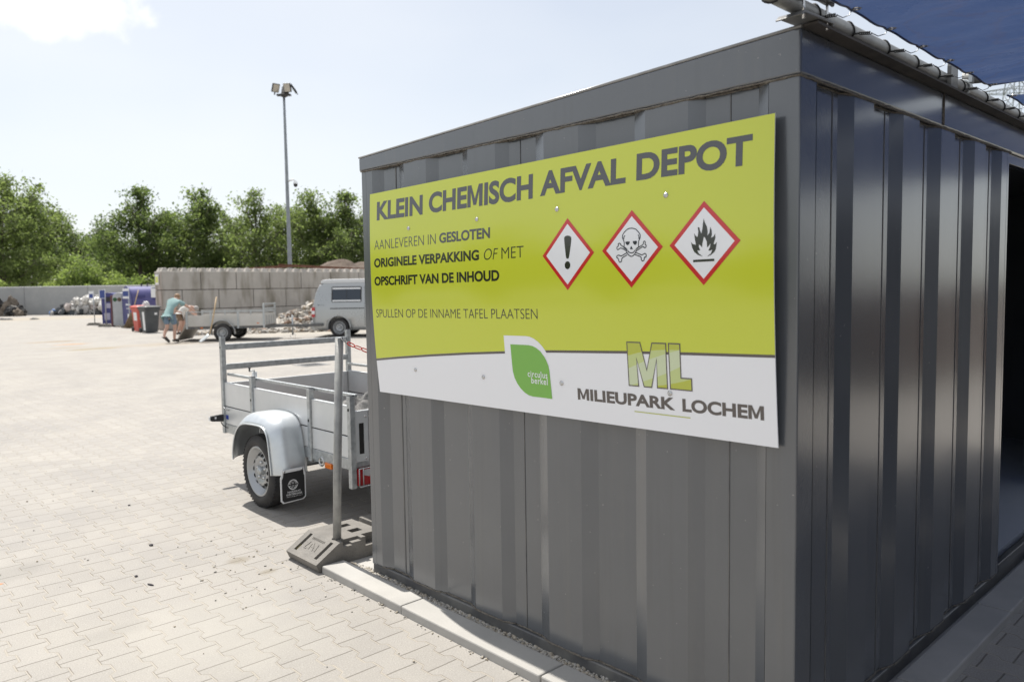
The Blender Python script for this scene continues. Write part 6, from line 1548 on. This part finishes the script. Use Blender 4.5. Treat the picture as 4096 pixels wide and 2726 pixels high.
place_tree(copy_tree(B3), 205, 62.6, 3, (.8, .8, .94), 'small weed tip over the middle of the grey wall')
# shaded undergrowth below the crowns: one mass
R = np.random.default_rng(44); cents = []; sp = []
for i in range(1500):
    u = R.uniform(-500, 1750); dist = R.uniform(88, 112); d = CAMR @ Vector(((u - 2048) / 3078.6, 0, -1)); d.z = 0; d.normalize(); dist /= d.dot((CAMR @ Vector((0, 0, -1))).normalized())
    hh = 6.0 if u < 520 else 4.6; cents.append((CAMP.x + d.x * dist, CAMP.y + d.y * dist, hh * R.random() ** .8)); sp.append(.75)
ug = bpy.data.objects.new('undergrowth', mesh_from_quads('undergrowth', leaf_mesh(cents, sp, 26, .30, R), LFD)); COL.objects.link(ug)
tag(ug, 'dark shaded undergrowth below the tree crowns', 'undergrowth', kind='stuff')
# shrubbery on the near left side of the yard, outside the picture, mirrored in the glossy sign
for k, (az, dist, h, rot) in enumerate(((22, 40, 1.05, 0), (31, 36, 1.0, 1.2), (41, 34, 1.1, 2.6), (51, 33, 1.0, 3.7), (62, 34, .8, 4.6), (73, 35, .7, 5.5))):
    o = copy_tree(B1); a = math.radians(az); o.location = (-dist * math.sin(a), dist * math.cos(a), 0); o.rotation_euler = (0, 0, rot); o.scale = (1.7, 1.7, h)
    o['label'] = 'bush of the hedge beyond the left picture edge, mirrored in the glossy sign'; o['group'] = 'hedge mirrored in the sign'
    for c in o.children:
        pass
# ---------------------------------------------------------------- two people bending at the far trailer
def skin_mesh(verts, edges, root_i, sub=2):
    """verts: list of (x,y,z,radius)"""
    me = bpy.data.meshes.new('skin'); me.from_pydata([v[:3] for v in verts], edges, [])
    o = bpy.data.objects.new('skin', me); COL.objects.link(o)
    bm = bmesh.new(); bm.from_mesh(me); lay = bm.verts.layers.skin.verify(); bm.verts.ensure_lookup_table()
    for v, src in zip(bm.verts, verts):
        r_ = src[3]; v[lay].radius = r_ if isinstance(r_, tuple) else (r_, r_); v[lay].use_root = False
    bm.verts[root_i][lay].use_root = True
    bm.to_mesh(me); bm.free()
    o.modifiers.new('s', 'SKIN').use_smooth_shade = True
    sb = o.modifiers.new('u', 'SUBSURF'); sb.levels = sub; sb.render_levels = sub
    bpy.context.view_layer.update()
    out = bpy.data.meshes.new_from_object(o.evaluated_get(bpy.context.evaluated_depsgraph_get()))
    bpy.data.objects.remove(o); bpy.data.meshes.remove(me)
    for p in out.polygons: p.use_smooth = True
    return out
def fig_part(name, verts, edges, m_, parent, root_i=0):
    me = skin_mesh(verts, edges, root_i); me.name = name; me.materials.clear(); me.materials.append(m_)
    o = bpy.data.objects.new(name, me); COL.objects.link(o); o.parent = parent; return o
def chain(names, J): 
    return [(names[i], names[i + 1]) for i in range(len(names) - 1)]
skin_m = mat('skin', (.50, .30, .22), .5, c2=(.56, .35, .27), vscale=12)
def person(loc, rot, J, label, shirt, shorts, shoe, hair, sleeve=.5):
    t = thing('person', loc, label, 'person', 'people unloading the trailer'); t.rotation_euler = (0, 0, rot)
    E = []
    def ch(*n): E.extend((n[i], n[i + 1]) for i in range(len(n) - 1))
    ch('pelvis', 'spine', 'chest', 'neck', 'skull', 'crown'); 
    for s in 'LR':
        ch('pelvis', 'hip' + s, 'knee' + s, 'calf' + s, 'ankle' + s, 'toe' + s); ch('chest', 'sho' + s, 'elb' + s, 'wri' + s, 'palm' + s)
        a = Vector(J['palm' + s][:3]); d = (a - Vector(J['wri' + s][:3])).normalized(); sd = d.cross(Vector((0, 0, 1)))
        sd = sd.normalized() if sd.length > .1 else Vector((0, 1, 0)); dn = d.cross(sd)
        for k in range(4):
            f1 = a + sd * ((k - 1.5) * .019) + d * .03; f2 = f1 + d * (.035 + .008 * (1.5 - abs(k - 1.5))) + dn * .012; f3 = f2 + d * .022 + dn * .022
            for j, q in enumerate((f1, f2, f3)): J['f%d%d%s' % (k, j, s)] = (*q, (.0105, .009, .0075)[j])
            ch('palm' + s, 'f%d0%s' % (k, s), 'f%d1%s' % (k, s), 'f%d2%s' % (k, s))
        th = Vector(J['wri' + s][:3]).lerp(a, .45) + sd * -.028; J['t0' + s] = (*th, .011); J['t1' + s] = (*(th + d * .035 - sd * .014), .009); ch('wri' + s, 't0' + s, 't1' + s)
    names = list(J); idx = {n: i for i, n in enumerate(names)}
    body = fig_part('body', [J[n] for n in names], [(idx[a], idx[b]) for a, b in E], skin_m, t, idx['pelvis'])
    # face: nose, brow and ears raised from the head surface
    sk, cr, nk = (Vector(J[k][:3]) for k in ('skull', 'crown', 'neck'))
    up = (cr - nk).normalized(); fwd = Vector(J['_face'][:3]) if '_face' in J else None
    return t, body, (sk, cr, up)
def add_head(t, sk, up, fwd, hair_m):
    """ears, nose, eyes joined as small meshes; hair cap as a child"""
    fwd = (fwd - up * fwd.dot(up)).normalized(); sd = fwd.cross(up)
    m = MB()
    def ell(c, rx, ry, rz, n=10, k=7):
        vs = []; 
        for j in range(k + 1):
            for i in range(n):
                a = 2 * PI * i / n; b = PI * j / k; vs.append(c + sd * (rx * math.sin(b) * math.cos(a)) + fwd * (ry * math.sin(b) * math.sin(a)) + up * (rz * math.cos(b)))
        return vs, [(j * n + i, j * n + (i + 1) % n, (j + 1) * n + (i + 1) % n, (j + 1) * n + i) for j in range(k) for i in range(n)]
    for c, a in ((sk + fwd * .098 - up * .01, (.014, .02, .022)), (sk + sd * .078, (.012, .02, .03)), (sk - sd * .078, (.012, .02, .03))): m.add(*ell(c, *a), 0, True)
    m.add(*ell(sk + fwd * .088 - up * .055, .025, .008, .007), 2, True)
    for s in (-1, 1): m.add(*ell(sk + fwd * .088 + sd * (s * .032) + up * .018, .011, .007, .008), 1, True)
    m.build('face', [skin_m, MT['black'], mat('lips', (.4, .17, .14), .5)], t, off=(0, 0, 0))
    hv = MB(); vs, fs = ell(sk - fwd * .014 + up * .026, .088, .104, .100, 18, 12)
    vs2 = [v + (v - sk).normalized() * (.006 * mnoise.noise(v * 40)) for v in vs]
    keep = [f for f in fs if all((vs[i] - sk).dot(fwd) < .055 + .9 * max(0, (vs[i] - sk).dot(up) - .03) and (vs[i] - sk).dot(up) > -.05 for i in f)]
    hv.add(vs2, keep, 0, True); hv.build('hair', hair_m, t, off=(0, 0, 0))
# man in teal shirt, seen from behind, leaning forward with one heel lifted
J = dict(pelvis=(-.05, .10, .90, (.135, .105)), spine=(-.03, .20, 1.08, (.13, .095)), chest=(.005, .33, 1.25, (.15, .11)), neck=(.035, .47, 1.365, .058), skull=(.045, .55, 1.43, (.082, .094)), crown=(.05, .58, 1.485, (.06, .07)),
         hipL=(-.13, .09, .82, .092), kneeL=(-.11, .08, .50, .062), calfL=(-.13, -.03, .38, .058), ankleL=(-.13, -.14, .22, .04), toeL=(-.02, -.04, .045, .035),
         hipR=(.05, .12, .82, .092), kneeR=(.08, .22, .50, .062), calfR=(.07, .19, .36, .058), ankleR=(.06, .16, .10, .04), toeR=(.10, .36, .045, .035),
         shoL=(-.17, .36, 1.28, .06), elbL=(-.22, .56, 1.08, .042), wriL=(-.08, .76, .98, .03), palmL=(-.02, .82, .96, .034),
         shoR=(.185, .37, 1.28, .06), elbR=(.40, .52, 1.12, .042), wriR=(.52, .60, .99, .03), palmR=(.565, .63, .95, .034))
teal = mat('teal_tshirt', (.22, .34, .34), .9, c2=(.27, .39, .39), vscale=7, bump=.25, bscale=18); denim = mat('denim_blue', (.13, .19, .27), .9, c2=(.20, .27, .35), vscale=9, bump=.1, bscale=200)
shoe_m = mat('dark_shoe', (.05, .045, .042), .7); hair1 = mat('fair_brown_hair', (.22, .13, .07), .6, c2=(.3, .19, .11), vscale=30)
t1, body, (sk, cr, up) = person((6.45, 24.04, 0), rotz_of(RT), dict(J), 'man in teal T-shirt and denim shorts bending over the tailgate, back to the camera', 0, 0, 0, 0)
add_head(t1, sk, up, Vector((.1, .8, -.5)), hair1)
def sub(J, keys, grow): return [(*J[k][:3], tuple(a + grow for a in J[k][3]) if isinstance(J[k][3], tuple) else J[k][3] + grow) for k in keys]
def mid(a, b, f, r): return (*(Vector(a[:3]).lerp(Vector(b[:3]), f)), r)
J['slL'] = mid(J['shoL'], J['elbL'], .62, .062); J['slR'] = mid(J['shoR'], J['elbR'], .62, .062); J['nk'] = mid(J['chest'], J['neck'], .86, .085)
def clothes(t, J, top, low):
    ks = ['pelvis', 'spine', 'chest', 'shoL', 'slL', 'shoR', 'slR', 'nk']; v = sub(J, ks, .020); pv = J['pelvis']; v[0] = (pv[0] - .01, pv[1] - .02, pv[2] - .045, (pv[3][0] + .028, pv[3][1] + .04))
    v.append((pv[0] - .01, pv[1] - .03, pv[2] - .055, (pv[3][0] + .012, pv[3][1] + .035)))
    fig_part('shirt', v, [(0, 8), (0, 1), (1, 2), (2, 3), (3, 4), (2, 5), (5, 6), (2, 7)], top, t)
    J['thL'] = mid(J['hipL'], J['kneeL'], .82, .088); J['thR'] = mid(J['hipR'], J['kneeR'], .82, .088)
    v = sub(J, ['pelvis', 'hipL', 'thL', 'hipR', 'thR'], .008); v[0] = (pv[0], pv[1] + .02, pv[2] + .04, (pv[3][0] + .014, pv[3][1] + .025))
    fig_part('shorts', v, [(0, 1), (1, 2), (0, 3), (3, 4)], low, t)
    for s in 'LR':
        a, b = Vector(J['ankle' + s][:3]), Vector(J['toe' + s][:3]); d = (b - a); h_ = a - Vector((d.x, d.y, 0)).normalized() * .05 - Vector((0, 0, .045))
        fig_part('shoe', [(*a, .052), (*h_, .05), (*a.lerp(b, .55), .055), (*(b + d.normalized() * .03), .044)], [(0, 1), (0, 2), (2, 3)], shoe_m, t)
clothes(t1, J, teal, denim)
# second person: bent double, white shirt, facing right
J2 = dict(pelvis=(0, 0, .84, (.13, .115)), spine=(.15, 0, .99, (.125, .10)), chest=(.33, 0, 1.05, (.145, .11)), neck=(.46, 0, 1.02, .058), skull=(.555, 0, .98, (.082, .092)), crown=(.61, 0, .96, (.06, .07)),
          hipL=(-.02, .09, .76, .09), kneeL=(.06, .10, .44, .062), calfL=(.0, .10, .32, .058), ankleL=(-.06, .10, .09, .04), toeL=(.12, .11, .045, .035),
          hipR=(-.02, -.09, .76, .09), kneeR=(.04, -.10, .44, .062), calfR=(-.02, -.10, .32, .058), ankleR=(-.09, -.10, .09, .04), toeR=(.09, -.11, .045, .035),
          shoL=(.36, .19, 1.02, .06), elbL=(.46, .22, .77, .042), wriL=(.56, .16, .58, .03), palmL=(.60, .14, .52, .034),
          shoR=(.36, -.19, 1.02, .06), elbR=(.50, -.24, .84, .042), wriR=(.66, -.2, .72, .03), palmR=(.72, -.18, .69, .034))
white_sh = mat('white_shirt', (.62, .60, .57), .9, c2=(.68, .66, .63), vscale=7, bump=.25, bscale=18); tan_sh = mat('brown_shorts', (.17, .11, .075), .9, c2=(.22, .15, .1), vscale=9)
t2, body, (sk, cr, up) = person((8.38, 28.4, 0), rotz_of(RT), dict(J2), 'person in white shirt and brown shorts bent double beside the lowered tailgate', 0, 0, 0, 0)
add_head(t2, sk, up, Vector((.2, 0, -1)), mat('grey_hair', (.35, .33, .31), .6))
J2['slL'] = mid(J2['shoL'], J2['elbL'], .62, .062); J2['slR'] = mid(J2['shoR'], J2['elbR'], .62, .062); J2['nk'] = mid(J2['chest'], J2['neck'], .8, .085)
clothes(t2, J2, white_sh, tan_sh)
# opposite container: unseen, added to shade the front wall; the tarpaulins reach it
oc = thing('storage_container', (1.2, -5.4, .016), 'second dark grey container, unseen behind the camera, added to shade the front wall', 'container', world=True)
m = MB(); x = -2.6; pr_ = []
while x < 9.0: pr_ += [(x, 0), (x + .17, 0), (x + .22, D), (x + .41, D)]; x += .46
m = corr([(a, -4.55 - d) for a, d in pr_], .08, 2.22, 'x', True); m.build('front_wall', MT['paint'], oc, recalc=False)
m = MB(); m.box((-2.6, -7.0, .02), (9.05, -4.62, 2.35)); m.build('shell', MT['paint'], oc)
m = MB(); m.box((-2.61, -4.62, 2.22), (9.06, -4.53, 2.36)); m.build('roof_beam', MT['paint'], oc)

# open-topped skip, unseen, added to be mirrored in the front wall
sk_ = thing('skip_container', (12.5, -4.4, 0), 'reddish brown open skip, unseen to the right, added for its reflection in the front wall', 'skip', world=True)
brn = mat('skip_brown', (.09, .062, .05), .6, c2=(.13, .095, .075), vscale=3, bump=.1)
m = MB(); m.prism([(9.2, .12), (15.4, .12), (16.0, 1.45), (8.6, 1.45)], 'xz', -5.9, -2.9); m.build('hull', brn, sk_, bevel=.02)
for k in range(9):
    m = MB(); m.box((9.0 + k * .8, -2.9, .2), (9.1 + k * .8, -2.82, 1.40)); m.build('rib', brn, sk_)
m = MB(); m.box((8.55, -5.96, 1.40), (16.05, -5.86, 1.52)); m.box((8.55, -2.94, 1.40), (16.05, -2.80, 1.52)); m.build('rim', brn, sk_)
